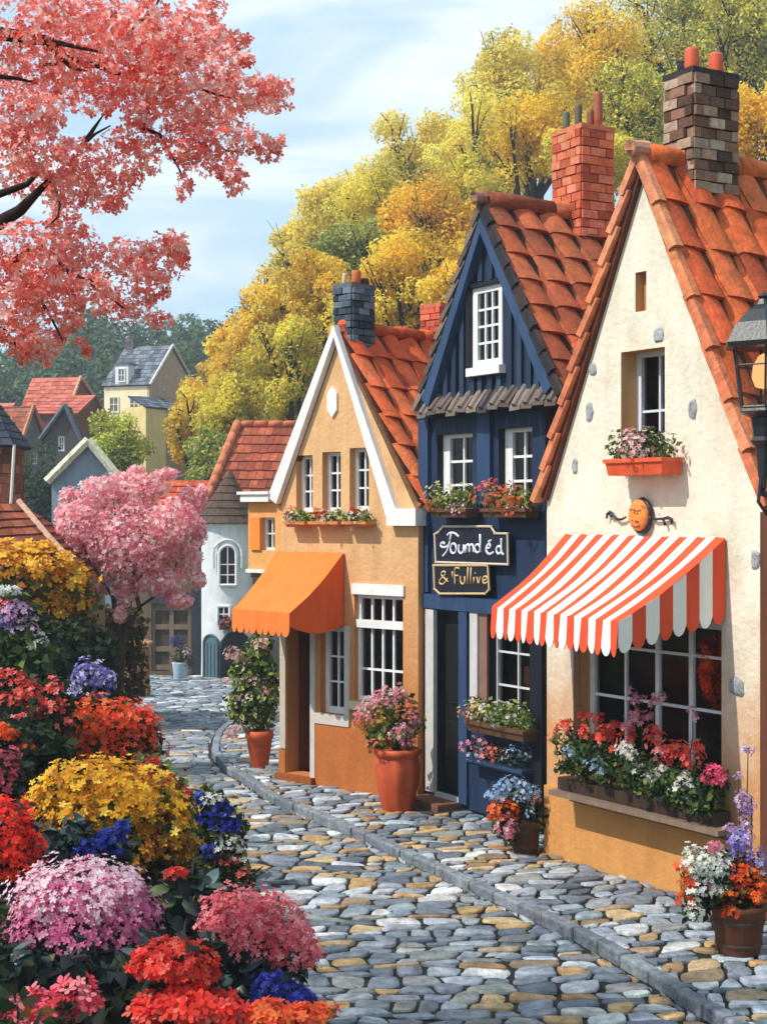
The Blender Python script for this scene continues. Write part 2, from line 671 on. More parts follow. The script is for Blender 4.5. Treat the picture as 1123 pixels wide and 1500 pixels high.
def verge(mb, A, B, n, fc, pal, out=.09, h=.2, seed=1, tail=.2, wid=.16, up=.10):
    """stepped verge tiles from ridge point A down to eave point B, hanging over the gable"""
    rng = random.Random(seed)
    d = (B - A)
    L = d.length
    dn = d.normalized()
    nr = dn.cross(fc.n)
    if nr.z < 0:
        nr = -nr
    for i in range(n):
        l = L / n
        c = jit(pal[rng.randrange(len(pal))], .12)
        s0, s1 = i * l - .03, (i + 1) * l + .04 + rng.uniform(-.02, .02)
        lift0, lift1 = .0, .045 + rng.uniform(-.008, .012)
        q = []
        for s, lf in ((s0, lift0), (s1, lift1)):
            b = A + dn * s + nr * lf
            o2 = fc.n * (out + lf * .5)
            q += [b + o2 - nr * (h - up), b + o2 + nr * (up - .03), b + o2 * .6 + nr * up, b - fc.n * (wid - out) + nr * (up * .85), b - fc.n * (wid - out) - nr * .02, b - fc.n * .0 - nr * (h - up)]
        f = [(k, (k + 1) % 6, 6 + (k + 1) % 6, 6 + k) for k in range(6)]
        f += [(5, 4, 3, 2, 1, 0), (6, 7, 8, 9, 10, 11)]
        mb.add(q, f, c)


def ridge(mb, A, r, L, n, pal, rad=.11, seed=1):
    rng = random.Random(seed)
    l = L / n
    for i in range(n):
        c = jit(pal[rng.randrange(len(pal))], .15)
        s0, s1 = i * l - .02, (i + 1) * l + .03
        sag = rng.uniform(-.012, .012)
        mb.tube([A + r * s0 + Vector((0, 0, sag)), A + r * (s0 + .4 * l) + Vector((0, 0, sag + .012)), A + r * s1 + Vector((0, 0, sag - .006))],
                [rad * 1.02, rad * .93, rad * .85], 12, c)


def brick_stack(mb, c, a, b, z0, z1, courses, pal, na=2, nb=2, cap=None, mort=(.25, .22, .2), seed=1, rough=.012):
    """chimney of separate bricks: centre c, half axes a and b"""
    rng = random.Random(seed)
    Z = Vector((0, 0, 1))
    base = Vector((c.x, c.y, 0))
    mb.obox(base + Z * (z0 + z1) / 2, a * .95, b * .95, Z * (z1 - z0) / 2, mort)
    ch = (z1 - z0) / courses
    for i in range(courses):
        zc = z0 + (i + .5) * ch
        for ax, other, n in ((a, b, na), (b, a, nb)):
            for sgn in (-1, 1):
                off = .5 if i % 2 else 0.0
                edges = [0.0] + [(k + off) / n for k in range(n + 1) if 0.02 < (k + off) / n < .98] + [1.0]
                for e0, e1 in zip(edges, edges[1:]):
                    g = .012 / (2 * ax.length)
                    m = (e0 + e1) - 1
                    hw = (e1 - e0) - g
                    j = rng.uniform(-rough, rough)
                    mb.obox(base + Z * (zc + rng.uniform(-.004, .004)) + ax * m + other * sgn * (.94 + j / other.length),
                            ax * max(hw, .02), other.normalized() * .03 * (1 if sgn > 0 else -1), Z * (ch * .5 - .006) + ax.normalized() * rng.uniform(-.003, .003),
                            jit(pal[rng.randrange(len(pal))], .18))
    if cap:
        mb.obox(base + Z * (z1 + .025), a * 1.06, b * 1.06, Z * .028, cap)


def pot_part(parent, base, h, r, col):
    mb = MB()
    mb.lathe(base, [(r * .72, -.02), (r * .72, h * .12), (r * .95, h * .16), (r, h * .3), (r * .96, h * .9), (r * .86, h), (r * .6, h), (r * .55, h * .6)], 14, col)
    return mb.build('chimney_pot', M['terracotta'], parent, True)


# ------------------------------------------------------------------ palettes
ORANGE_T = [srgb(205, 98, 52), srgb(190, 84, 44), srgb(214, 112, 62), srgb(176, 76, 42), srgb(198, 90, 48)]
BROWN_T = [srgb(176, 92, 58), srgb(156, 78, 50), srgb(190, 104, 66), srgb(142, 74, 52), srgb(168, 84, 52)]
BRIGHT_T = [srgb(222, 104, 58), srgb(208, 92, 50), srgb(230, 120, 72), srgb(196, 84, 46)]
PALE_T = [srgb(222, 150, 108), srgb(212, 138, 96), srgb(228, 162, 122)]
GREYV_T = [srgb(88, 78, 74), srgb(106, 92, 86), srgb(64, 60, 62), srgb(124, 110, 102)]
G_DARK = [(srgb(40, 58, 36), 3), (srgb(30, 46, 34), 3), (srgb(58, 78, 44), 2), (srgb(48, 62, 54), 1)]
G_MID = [(srgb(78, 104, 52), 3), (srgb(58, 84, 46), 3), (srgb(110, 130, 66), 2), (srgb(140, 150, 80), 1)]
G_FRESH = [(srgb(130, 150, 70), 3), (srgb(96, 124, 56), 3), (srgb(168, 178, 96), 2), (srgb(60, 84, 44), 2)]

WHITE = (.78, .78, .77)

# ------------------------------------------------------------------ THE TAN HOUSE
FT = Fac((-1.38, 21.2), (.43, 19.5))
FB = Fac((.475, 19.7), (1.80, 17.5))
FC = Fac((1.72, 16.56), (3.35, 13.9))


def house_body(house, fc, W, L, eave_l, eave_r, apex_s, apex_z, col, z0=-.3, inner=True, s0=0.0):
    """side and back walls behind the facade, plus a dark lining"""
    mb = MB()
    e = .22
    fp = [fc.P(s0, z0, -e), fc.P(s0, eave_l, -e), fc.P(s0, eave_l, -L), fc.P(s0, z0, -L)]
    mb.add(fp, [(0, 1, 2, 3)], col)
    fp = [fc.P(W, z0, -e), fc.P(W, eave_r, -e), fc.P(W, eave_r, -L), fc.P(W, z0, -L)]
    mb.add(fp, [(3, 2, 1, 0)], col)
    mb.add([fc.P(s0, z0, -L), fc.P(W, z0, -L), fc.P(W, eave_r, -L), fc.P(apex_s, apex_z, -L), fc.P(s0, eave_l, -L)], [(4, 3, 2, 1, 0)], col)
    mb.build('side_wall', M['stucco'], house)
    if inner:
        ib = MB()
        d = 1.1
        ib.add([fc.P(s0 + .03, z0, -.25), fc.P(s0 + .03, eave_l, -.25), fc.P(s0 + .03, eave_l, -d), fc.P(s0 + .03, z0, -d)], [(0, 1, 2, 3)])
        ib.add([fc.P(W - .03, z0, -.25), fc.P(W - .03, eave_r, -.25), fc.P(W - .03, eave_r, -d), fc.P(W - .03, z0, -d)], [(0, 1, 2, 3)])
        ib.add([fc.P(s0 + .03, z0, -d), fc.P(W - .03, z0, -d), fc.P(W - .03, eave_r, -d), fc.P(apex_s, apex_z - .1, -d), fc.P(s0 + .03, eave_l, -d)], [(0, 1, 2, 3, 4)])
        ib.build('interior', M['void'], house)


def roof(house, fc, s_apex, z_apex, s_l, z_l, s_r, z_r, L, rows, cols, pal, front=.0, seed=1, amp=.05, lift=.05, under=srgb(92, 48, 32), ridge_pal=None, nridge=7, rrad=.12, skew=.15):
    A = fc.P(s_apex, z_apex, front)
    El, Er = fc.P(s_l, z_l, front), fc.P(s_r, z_r, front)
    mb = MB()
    r = fc.r
    Lt = L + front
    for E in (Er, El):
        d = E - A
        dn = d.normalized()
        nr = dn.cross(r)
        if nr.z < 0:
            nr = -nr
        S = d.length
        mb.add([A + nr * .01, E + nr * .01, E + r * Lt + nr * .01, A + r * Lt + nr * .01, A - nr * .08, E - nr * .08, E + r * Lt - nr * .08, A + r * Lt - nr * .08],
               [(0, 1, 2, 3), (7, 6, 5, 4), (0, 4, 5, 1), (1, 5, 6, 2), (2, 6, 7, 3)], under)
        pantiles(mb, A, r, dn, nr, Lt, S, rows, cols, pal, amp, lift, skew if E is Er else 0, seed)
    ro = mb.build('roof', M['tile'], house, False)
    rb = MB()
    ridge(rb, A + Vector((0, 0, .03)) + r * .1, r, Lt - .1, nridge, ridge_pal or pal, rrad, seed)
    rb.build('ridge_tiles', M['tile'], ro, True)
    return ro


house = thing('gabled_house', 'ochre gabled house with white edged gable and three narrow upper windows', 'house', FT.P(FT.W / 2, 0), 'gabled houses along the street')
TAN = srgb(222, 176, 128)
W = FT.W
ap = FT.uv(495, 482)
holes = []
rw = [FT.rect(434, 667, 458, 750), FT.rect(472, 662, 499, 750), FT.rect(512, 656, 540, 748)]
bl_ = FT.uv(362, 790)[0]
big = FT.rect(519, 872, 590, 1030)
sidew = FT.rect(469, 918, 505, 1046)
door = FT.rect(417, 900, 456, 1142)
door = (max(door[0], .12), .1, door[2], door[3])
holes = [rect_loop(r) for r in rw] + [rect_loop(big), rect_loop(sidew), rect_loop(door)]
wb = MB()
zl, zr = 3.86, 3.72
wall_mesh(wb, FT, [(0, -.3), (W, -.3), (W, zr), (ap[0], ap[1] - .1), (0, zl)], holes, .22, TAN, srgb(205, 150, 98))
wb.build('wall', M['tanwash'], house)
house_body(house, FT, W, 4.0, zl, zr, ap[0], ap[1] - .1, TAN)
for r in rw:
    window(FT, house, (r[0], r[1], r[2], r[3]), 2, 3, .1, .05, .024)
window(FT, house, big, 4, 2, .07, .05, .028, rowz=[lerp(big[1], big[3], .30)], heavy=None, label='large ground floor window with white glazing bars')
mb = MB()   # transom and head and sill of the big window
zt = FT.uv(550, 915)[1]
FT.box(mb, big[0] + .01, big[2] - .01, zt - .05, zt + .05, -.09, -.02, WHITE)
mb.build('transom', M['plain'], house)
mb = MB()
FT.box(mb, big[0] - .03, big[2] + .03, big[3] + .002, big[3] + .14, -.05, .03, WHITE)
mb.build('lintel', M['plain'], house)
mb = MB()
FT.box(mb, big[0] - .06, big[2] + .04, big[1] - .11, big[1] - .003, -.15, .06, srgb(205, 190, 165))
mb.build('window_sill', M['plain'], house)
window(FT, house, sidew, 2, 3, .1, .07, .024, label='narrow white window beside the doorway')
# white posts and frame round the doorway
mb = MB()
GW = srgb(200, 192, 182)
FT.box(mb, door[2] + .002, door[2] + .09, .05, sidew[3] + .02, -.1, .03, GW)
FT.box(mb, door[2] + .092, sidew[2] + .10, sidew[1] - .14, sidew[1] - .003, -.05, .035, GW)
FT.box(mb, sidew[2] + .012, sidew[2] + .10, sidew[1] - .001, sidew[3] + .02, -.05, .028, GW)
FT.box(mb, 0.0, door[0] - .012, .42, door[3] + .2, -.05, .028, srgb(196, 178, 158))
mb.build('door_frame', M['plain'], house)
mb = MB()   # brown door leaf standing open against the left reveal
hinge = FT.P(door[0] + .03, 0, -.2)
leafd = (FT.r * .95 + FT.u * .38).normalized()
lh = (door[3] - .12) / 2
mb.obox(hinge + leafd * .42 + Vector((0, 0, .12 + lh)), leafd * .42, leafd.cross(Vector((0, 0, 1))) * .022, Vector((0, 0, lh)), srgb(96, 40, 24))
for k in range(3):
    zc = .12 + lh * (.38 + .62 * k)
    mb.obox(hinge + leafd * .42 + leafd.cross(Vector((0, 0, 1))) * .024 + Vector((0, 0, zc)), leafd * .3, leafd.cross(Vector((0, 0, 1))) * .008, Vector((0, 0, lh * .22)), srgb(76, 32, 20))
do = mb.build('door', M['wood'], house)
mb = MB()   # rendered plinth in stronger ochre, partly painted-in shade
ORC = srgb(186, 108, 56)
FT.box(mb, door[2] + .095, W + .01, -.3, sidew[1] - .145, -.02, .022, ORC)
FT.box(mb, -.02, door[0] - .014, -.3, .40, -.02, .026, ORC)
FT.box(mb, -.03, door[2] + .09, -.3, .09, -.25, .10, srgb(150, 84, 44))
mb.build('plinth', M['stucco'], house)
# white barge boards and kneelers
mb = MB()
A0, El, Er = Vector((ap[0], ap[1], 0)), FT.uv(399, 728), FT.uv(588, 752)


def barge(mb, fc, a, e, wd, p0, p1, col):
    d = Vector((e[0] - a[0], e[1] - a[1]))
    d.normalize()
    nn = Vector((-d.y, d.x))
    if nn.y > 0:
        nn = -nn
    q = [(a[0], a[1]), (e[0], e[1]), (e[0] + nn.x * wd, e[1] + nn.y * wd), (a[0], a[1] + nn.y * wd * 1.9)]
    vs = [fc.P(s, z, p1) for s, z in q] + [fc.P(s, z, p0) for s, z in q]
    mb.add(vs, [(0, 1, 2, 3), (7, 6, 5, 4), (0, 4, 5, 1), (1, 5, 6, 2), (2, 6, 7, 3), (3, 7, 4, 0)], col)


barge(mb, FT, (ap[0], ap[1] + .05), (El[0], El[1]), .19, -.02, .09, WHITE)
barge(mb, FT, (ap[0], ap[1] + .05), (Er[0], Er[1]), .19, -.02, .088, WHITE)
kr = FT.rect(575, 744, 616, 770)
FT.box(mb, kr[0], kr[2] + .02, kr[1], kr[3] - .01, -.25, .12, WHITE)
FT.box(mb, bl_ - .03, El[0] + .02, 3.74, 3.84, -.60, .10, WHITE)
FT.box(mb, bl_ - .07, El[0] + .04, 3.84, 3.88, -.62, .13, WHITE)
mb.build('bargeboard', M['plain'], house)
# niche plaque
pr = FT.rect(481, 565, 495, 612)
mb = MB()
sm, hw = (pr[0] + pr[2]) / 2, (pr[2] - pr[0]) / 2
lp = [(sm - hw, pr[1] + .12), (sm, pr[1]), (sm + hw, pr[1] + .1), (sm + hw, pr[3] - .1), (sm, pr[3]), (sm - hw, pr[3] - .1)]
mb.add([FT.P(a, z, .03) for a, z in lp] + [FT.P(a, z, -.01) for a, z in lp], [(0, 1, 2, 3, 4, 5)] + [(i, (i + 1) % 6, 6 + (i + 1) % 6, 6 + i) for i in range(6)], WHITE)
mb.build('niche', M['plain'], house)
# side bay on the left
mb = MB()
BAY = srgb(226, 164, 100)
br = (bl_, FT.uv(382, 834)[1], -.002, 3.74)
bw = FT.rect(382, 758, 401, 806)
bw = (bw[0], bw[1], min(bw[2], -.05), bw[3])
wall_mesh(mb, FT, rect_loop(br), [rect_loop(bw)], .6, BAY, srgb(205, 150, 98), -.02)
FT.box(mb, bl_ - .02, -.004, br[1] - .05, br[1] - .002, -.62, .01, WHITE)
FT.box(mb, bl_ + .05, -.002, -1, br[1] - .052, -1.7, -1.15, srgb(140, 112, 94))  # wall under the bay: its shade put into the brown
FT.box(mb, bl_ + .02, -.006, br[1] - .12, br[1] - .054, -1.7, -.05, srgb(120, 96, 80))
FT.box(mb, bl_ + .07, bw[0] - .01, bw[1] + .0, bw[3] - .0, -.018, .012, srgb(240, 140, 62))
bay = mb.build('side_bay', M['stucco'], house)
window(FT, bay, bw, 2, 2, .06, .03, .018, p=-.02)
# roof and chimneys
roof(house, FT, ap[0], ap[1] + .0, -.08, 3.72, W + .06, 3.62, 4.2, 6, 11, BRIGHT_T, .0, 3, .045, .04, nridge=8, rrad=.10)
mb = MB()
cc = FT.P(ap[0], 0) + FT.r * .30
zc1 = H + (750 - 424) * 20.7 / F
SL = [srgb(62, 72, 86), srgb(84, 98, 114), srgb(48, 56, 68), srgb(110, 124, 138)]
brick_stack(mb, cc, FT.u * .165, FT.r * .21, ap[1] - .25, zc1, 9, SL, 2, 2, srgb(96, 104, 112), srgb(30, 34, 40), 2)
ch = mb.build('chimney', M['brick'], house)
ch['label'] = 'dark slate chimney with three small pots'
pot_part(ch, cc + FT.u * -.1 + FT.r * -.08 + Vector((0, 0, zc1 + .05)), .16, .03, srgb(220, 190, 160))
pot_part(ch, cc + FT.u * .02 + FT.r * .02 + Vector((0, 0, zc1 + .05)), .19, .065, srgb(200, 100, 54))
pot_part(ch, cc + FT.u * .05 + FT.r * .15 + Vector((0, 0, zc1 + .05)), .10, .06, srgb(60, 42, 36))
mb = MB()
cc = FT.P(ap[0], 0) + FT.r * 2.02
BRK = [srgb(196, 92, 66), srgb(176, 78, 56), srgb(212, 112, 82), srgb(164, 72, 54)]
zc2 = H + (750 - 452) * 21.9 / F
brick_stack(mb, cc, FT.u * .18, FT.r * .2, ap[1] - .25, zc2, 8, BRK, 2, 2, srgb(200, 110, 84), srgb(140, 90, 70), 4)
mb.build('chimney', M['brick'], house)['label'] = 'small red brick chimney at the back of the ridge'

# ------------------------------------------------------------------ THE BLUE HOUSE
house = thing('gabled_house', 'navy blue timber house with boarded gable between ochre and cream houses', 'house', FB.P(FB.W / 2, 0), 'gabled houses along the street')
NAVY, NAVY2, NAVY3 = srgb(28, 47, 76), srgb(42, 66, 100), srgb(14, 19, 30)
W = FB.W
zj = 4.86
ap = FB.uv(704, 298, .22)
bl2, br2 = FB.uv(614, 602, .2)[0], FB.uv(820, 580, .2)[0]
u1, u2 = FB.rect(640, 635, 692, 752), FB.rect(730, 626, 779, 748)
sw = FB.rect(716, 905, 779, 1062)
dr = FB.rect(640, 897, 676, 1158)
dr = (dr[0], .16, dr[2], dr[3])
wb = MB()
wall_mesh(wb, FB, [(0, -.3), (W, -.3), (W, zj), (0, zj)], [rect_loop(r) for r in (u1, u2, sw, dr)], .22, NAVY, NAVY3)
gw = FB.rect(694, 419, 737, 537, .1)
gz0 = zj + .02
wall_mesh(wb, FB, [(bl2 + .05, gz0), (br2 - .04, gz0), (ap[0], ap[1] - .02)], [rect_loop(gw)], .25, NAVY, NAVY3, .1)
wb.build('wall', M['wood'], house)
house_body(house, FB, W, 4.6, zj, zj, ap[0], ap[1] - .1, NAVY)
# board and batten cladding of the gable
mb = MB()
nb = 13
rngb = random.Random(5)
for i in range(nb):
    s = lerp(bl2 + .2, br2 - .2, (i + .5) / nb) + rngb.uniform(-.02, .02)
    ztop = ap[1] - .28 - abs(s - ap[0]) / ((br2 - bl2) / 2) * (ap[1] - gz0 - .1)
    if ztop - gz0 < .15:
        continue
    c = jit(srgb(45, 64, 90) if i % 2 else srgb(32, 48, 72), .18)
    segs = [(gz0 + .05, ztop)]
    if gw[0] - .09 < s < gw[2] + .09:
        segs = [(gz0 + .05, gw[1] - .12), (gw[3] + .07, ztop)]
    for za, zb in segs:
        if zb > za + .05:
            FB.box(mb, s - .042, s + .042, za, zb, .09, .135 + rngb.uniform(0, .012), c)
mb.build('cladding', M['wood'], house)
mb = MB()
barge(mb, FB, (ap[0], ap[1] - .16), (bl2 + .1, gz0 + .10), .17, .08, .235, srgb(48, 73, 108))
barge(mb, FB, (ap[0], ap[1] - .16), (br2 - .1, gz0 + .10), .17, .08, .233, srgb(48, 73, 108))
mb.build('bargeboard', M['wood'], house)
g = window(FB, house, gw, 3, 4, -.02, .07, .026, p=.1, left=.10, label='white twelve pane window in the boarded gable')
mb = MB()
FB.box(mb, gw[0] - .03, gw[2] + .05, gw[1] - .10, gw[1] - .004, .04, .20, WHITE)
FB.box(mb, gw[0] - .07, gw[0] - .003, gw[1] - .1, gw[3] + .05, .09, .17, NAVY3)
FB.box(mb, gw[0] - .001, gw[2] + .001, gw[3] + .004, gw[3] + .05, .09, .165, NAVY3)
mb.build('window_surround', M['plain'], house)
for r, lb in ((u1, 'upper window left of the blue post'), (u2, 'upper window right of the blue post')):
    window(FB, house, r, 2, 3, .09, .05, .03, label=lb, left=.15)
window(FB, house, sw, 2, 3, .10, .03, .022, col=srgb(206, 208, 212), label='shop window above the flower boxes')
# timber posts and beams
mb = MB()
post = lambda x0, x1, z0, z1, c, p1=.05: FB.box(mb, FB.uv(x0, 900)[0], FB.uv(x1, 900)[0], z0, z1, -.05, p1, c)
zb0, zb1 = FB.uv(660, 893)[1], FB.uv(660, 872)[1]
post(617, 631, zb1 + .02, zj - .1, NAVY2)
post(703, 722, u1[1] + .12, zj - .1, NAVY2)
FB.box(mb, .0, W, zb0, zb1, -.05, .07, NAVY2)
post(677, 689, .1, zb0 - .003, NAVY2, .06)
post(618, 628, .1, zb0 - .2, NAVY, .04)
FB.box(mb, .0, W, zj - .098, zj - .003, -.05, .06, NAVY)
FB.box(mb, sw[2] + .02, W, .1, zb0 - .003, -.05, .05, NAVY3)
FB.box(mb, dr[2] + .2, W - .02, .05, sw[1] - .32, -.04, .03, NAVY)
mb.build('timber_frame', M['wood'], house)
mb = MB()
LG = srgb(196, 192, 190)
FB.box(mb, FB.uv(628, 1000)[0], dr[0] - .003, .14, dr[3] + .02, -.1, .055, LG)
FB.box(mb, FB.uv(693, 1000)[0], FB.uv(704, 1000)[0], sw[1] - .05, zb0 - .004, -.05, .055, LG)
FB.box(mb, FB.uv(704.6, 1000)[0], sw[0] - .004, sw[1] - .05, zb0 - .004, -.06, .03, srgb(132, 98, 84))
FB.box(mb, dr[0], dr[2], .1, .158, -.12, .04, srgb(190, 196, 204))
mb.build('door_frame', M['plain'], house)
mb = MB()
FB.box(mb, dr[0] + .002, dr[2] - .002, .162, dr[3] - .002, -.16, -.11, srgb(12, 12, 15))
FB.box(mb, dr[0] + .08, dr[2] - .08, 1.25, dr[3] - .15, -.11, -.09, srgb(18, 18, 22))
FB.box(mb, dr[0] + .08, dr[2] - .08, .32, 1.05, -.11, -.09, srgb(18, 18, 22))
FB.box(mb, dr[0] + .11, dr[2] - .11, 1.29, dr[3] - .19, -.09, -.082, srgb(9, 9, 11))
FB.box(mb, dr[0] + .11, dr[2] - .11, .37, 1.0, -.09, -.082, srgb(9, 9, 11))
do = mb.build('door', M['plain'], house)
mb = MB()
mb.tube([FB.P(dr[2] - .05, 1.12, -.11), FB.P(dr[2] - .05, 1.12, -.03), FB.P(dr[2] - .12, 1.12, -.03)], .016, 8, srgb(150, 130, 90))
mb.build('handle', M['plain'], do)
mb = MB()
FB.box(mb, dr[0] - .16, dr[2] + .02, -.2, .10, -.1, .36, srgb(120, 84, 66))
FB.box(mb, dr[0] - .20, dr[2] + .06, -.25, .015, -.1, .52, srgb(54, 58, 68))
mb.build('doorstep', M['stone'], house)
# shingle skirt under the gable
mb = MB()
rngb = random.Random(8)
ns = 13
for row in range(1):
    for i in range(ns):
        a0 = lerp(bl2 + .02, br2, i / ns)
        a1 = lerp(bl2 + .02, br2, (i + 1) / ns)
        jz = rngb.uniform(-.03, .03)
        c = jit(GREYV_T[rngb.randrange(4)], .2, .05)
        q = [FB.P(a0, zj + .17, .10), FB.P(a1, zj + .17, .10), FB.P(a1 - .008, zj - .04 + jz, .26), FB.P(a0 + .008, zj - .04 + jz + rngb.uniform(-.015, .015), .26)]
        mid = [(q[0] + q[3]) / 2, ]
        q2 = [p - Vector((0, 0, .05)) for p in q]
        mb.add(q + q2, [(0, 1, 2, 3), (7, 6, 5, 4), (3, 2, 6, 7), (0, 3, 7, 4), (1, 5, 6, 2)], c)
        m1, m2 = q[0].lerp(q[1], .5) + Vector((0, 0, .02)), q[3].lerp(q[2], .5) + Vector((0, 0, .03))
        mb.tube([m1 - Vector((0, 0, .03)), m2 - Vector((0, 0, .03))], [.04, .045], 8, c)
mb.build('shingle_skirt', M['wood'], house)
ro = roof(house, FB, ap[0], ap[1], bl2, gz0 + .02, br2, gz0 + .02, 4.6, 7, 12, BROWN_T, .22, 9, .045, .04, under=srgb(44, 34, 36), nridge=5, rrad=.12)
mb = MB()
A = FB.P(ap[0], ap[1] + .0, .18)
verge(mb, A, FB.P(bl2 - .02, gz0 + .0, .18), 11, FB, GREYV_T, .05, .10, 3, up=.05)
verge(mb, A, FB.P(br2 + .02, gz0 + .0, .18), 9, FB, [srgb(30, 32, 40), srgb(38, 36, 42)], .05, .13, 4, wid=.02, up=.04)
mb.tube([A + FB.n * .12 + Vector((0, 0, .04)), A + FB.n * .14 + Vector((0, 0, .06)), A + Vector((0, 0, .07))], [.04, .075, .08], 10, srgb(150, 112, 96))
mb.build('verge_tiles', M['tile'], ro)
mb = MB()
cc = FB.P(ap[0], 0) + FB.r * 1.27
zc1 = H + (750 - 207) * 19.3 / F
BRK2 = [srgb(208, 112, 78), srgb(190, 94, 64), srgb(222, 136, 104), srgb(176, 84, 60)]
brick_stack(mb, cc, FB.u * .28, FB.r * .24, ap[1] - .3, zc1, 12, BRK2, 3, 2, srgb(206, 120, 88), srgb(150, 96, 76), 6)
ch = mb.build('chimney', M['brick'], house)
ch['label'] = 'orange brick chimney with four uneven pots'
for du, dr_, hh, rr, c in ((-.17, -.12, .24, .045, srgb(92, 96, 80)), (-.06, -.02, .32, .045, srgb(88, 84, 72)), (.1, .04, .22, .045, srgb(120, 70, 48)), (.17, .1, .44, .055, srgb(160, 84, 54))):
    pot_part(ch, cc + FB.u * du + FB.r * dr_ + Vector((0, 0, zc1 + .05)), hh, rr, c)

# ------------------------------------------------------------------ THE CREAM HOUSE
house = thing('gabled_house', 'cream stucco house with steep orange tiled gable and striped awning', 'house', FC.P(FC.W / 2, 0), 'gabled houses along the street')
CREAM, OCH = srgb(230, 222, 204), srgb(206, 146, 84)
W = FC.W
ap = FC.uv(931, 230, .1)
slit = FC.rect(930, 398, 946, 456)
uw = FC.rect(909, 512, 973, 690)
shop = FC.rect(850, 905, 1056, 1125)
shop = (shop[0], FC.uv(830, 1110)[1], min(shop[2], W - .32), FC.uv(950, 905)[1])
zl, zr = 3.86, 3.80
wb = MB()
wall_mesh(wb, FC, [(0, -.3), (W, -.3), (W, zr - .02), (ap[0], ap[1] - .12), (0, zl - .08)], [rect_loop(slit), rect_loop(uw), rect_loop(shop)], .24, CREAM, srgb(206, 160, 106))  # reveals browner than the wall: shade put into the colour
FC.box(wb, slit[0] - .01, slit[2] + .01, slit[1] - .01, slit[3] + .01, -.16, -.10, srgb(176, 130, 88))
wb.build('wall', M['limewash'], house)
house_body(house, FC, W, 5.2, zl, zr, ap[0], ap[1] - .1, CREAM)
window(FC, house, uw, 2, 2, .2, .05, .024, col=srgb(212, 216, 226), label='deep set upper window over the flower trough', left=.07)
shw = window(FC, house, shop, 4, 2, .12, .07, .028, rowz=[lerp(shop[1], shop[3], .45), lerp(shop[1], shop[3], .78)], heavy=(2, 3), col=srgb(232, 234, 238),
             label='wide shop window under the striped awning')
mb = MB()
rc = FC.rect(840, 1000, 849, 1100)
FC.box(mb, rc[0] + .005, shop[0] - .005, shop[1], shop[3], -.03, .012, srgb(128, 78, 58))
mb.build('window_surround', M['plain'], house)
mb = MB()   # ochre plinth
zled = FC.uv(930, 1172)[1]
FC.box(mb, -.012, W + .012, -.3, zled - .06, -.05, .028, OCH)
mb.build('plinth', M['stucco'], house)
# inlaid stones showing through the render
rngb = random.Random(4)
for x, y, wx, wy in ((965, 490, 9, 12), (868, 541, 7, 9), (863, 603, 7, 14), (1014, 600, 7, 15), (842, 683, 5, 12), (1106, 820, 8, 14), (1079, 1006, 12, 14)):
    mb = MB()
    s, z = FC.uv(x, y)
    d = FC.P(s, z).y
    lp = []
    for k in range(12):
        a = 2 * math.pi * k / 12
        ra = rngb.uniform(.85, 1.12)
        lp.append((s + ra * wx * d / F * 1.25 * abs(math.cos(a)) ** .7 * math.copysign(1, math.cos(a)), z + ra * wy * d / F * abs(math.sin(a)) ** .7 * math.copysign(1, math.sin(a))))
    vs = [FC.P(a, b, .006) for a, b in lp] + [FC.P(s + (a - s) * .75, z + (b - z) * .75, .018) for a, b in lp] + [FC.P(a, b, -.02) for a, b in lp]
    mb.add(vs, [(k, (k + 1) % 12, 12 + (k + 1) % 12, 12 + k) for k in range(12)] + [tuple(range(12, 24))] + [(24 + k, 24 + (k + 1) % 12, (k + 1) % 12, k) for k in range(12)],
           jit(srgb(160, 162, 168), .08, .02))
    mb.build('inlaid_stone', M['stone'], house)
mb = MB()
FC.box(mb, W + .002, W + .10, -.3, zr - .2, -.16, .03, srgb(96, 56, 38))
mb.build('corner_post', M['wood'], house)
ro = roof(house, FC, ap[0], ap[1], -.03, zl - .10, W + .10, zr - .10, 5.4, 7, 14, ORANGE_T, .06, 21, .05, .042, nridge=9, rrad=.12, ridge_pal=PALE_T[:1] + ORANGE_T)
mb = MB()
A = FC.P(ap[0], ap[1] + .02, .06)
verge(mb, A, FC.P(-.05, zl - .12, .06), 10, FC, [srgb(204, 122, 84), srgb(190, 108, 72), srgb(214, 138, 100)], .05, .11, 5, up=.06)
verge(mb, A, FC.P(W + .10, zr - .12, .06), 7, FC, [srgb(216, 138, 98), srgb(202, 118, 80)], .04, .10, 6, wid=.10, up=.04)
mb.tube([A + FC.n * .12 + Vector((0, 0, .03)), A + FC.n * .12 + Vector((0, 0, .06)), A - FC.n * .1 + Vector((0, 0, .07))], [.04, .08, .085], 10, srgb(196, 140, 112))
mb.build('verge_tiles', M['tile'], ro)
mb = MB()
cc = FC.P(ap[0], 0) + FC.r * .74
zc1 = H + (750 - 121) * 15.7 / F
BRN = [srgb(134, 100, 82), srgb(108, 78, 64), srgb(160, 128, 108), srgb(82, 58, 48), srgb(176, 152, 134)]
brick_stack(mb, cc, FC.u * .21, FC.r * .29, ap[1] - .3, zc1, 11, BRN, 2, 3, srgb(52, 46, 46), srgb(40, 32, 30), 8, .02)
ch = mb.build('chimney', M['brick'], house)
ch['label'] = 'dark brown stone chimney with two red pots'
pot_part(ch, cc + FC.r * -.12 + Vector((0, 0, zc1 + .05)), .25, .075, srgb(206, 86, 48))
pot_part(ch, cc + FC.r * .2 + Vector((0, 0, zc1 + .05)), .25, .075, srgb(206, 86, 48))
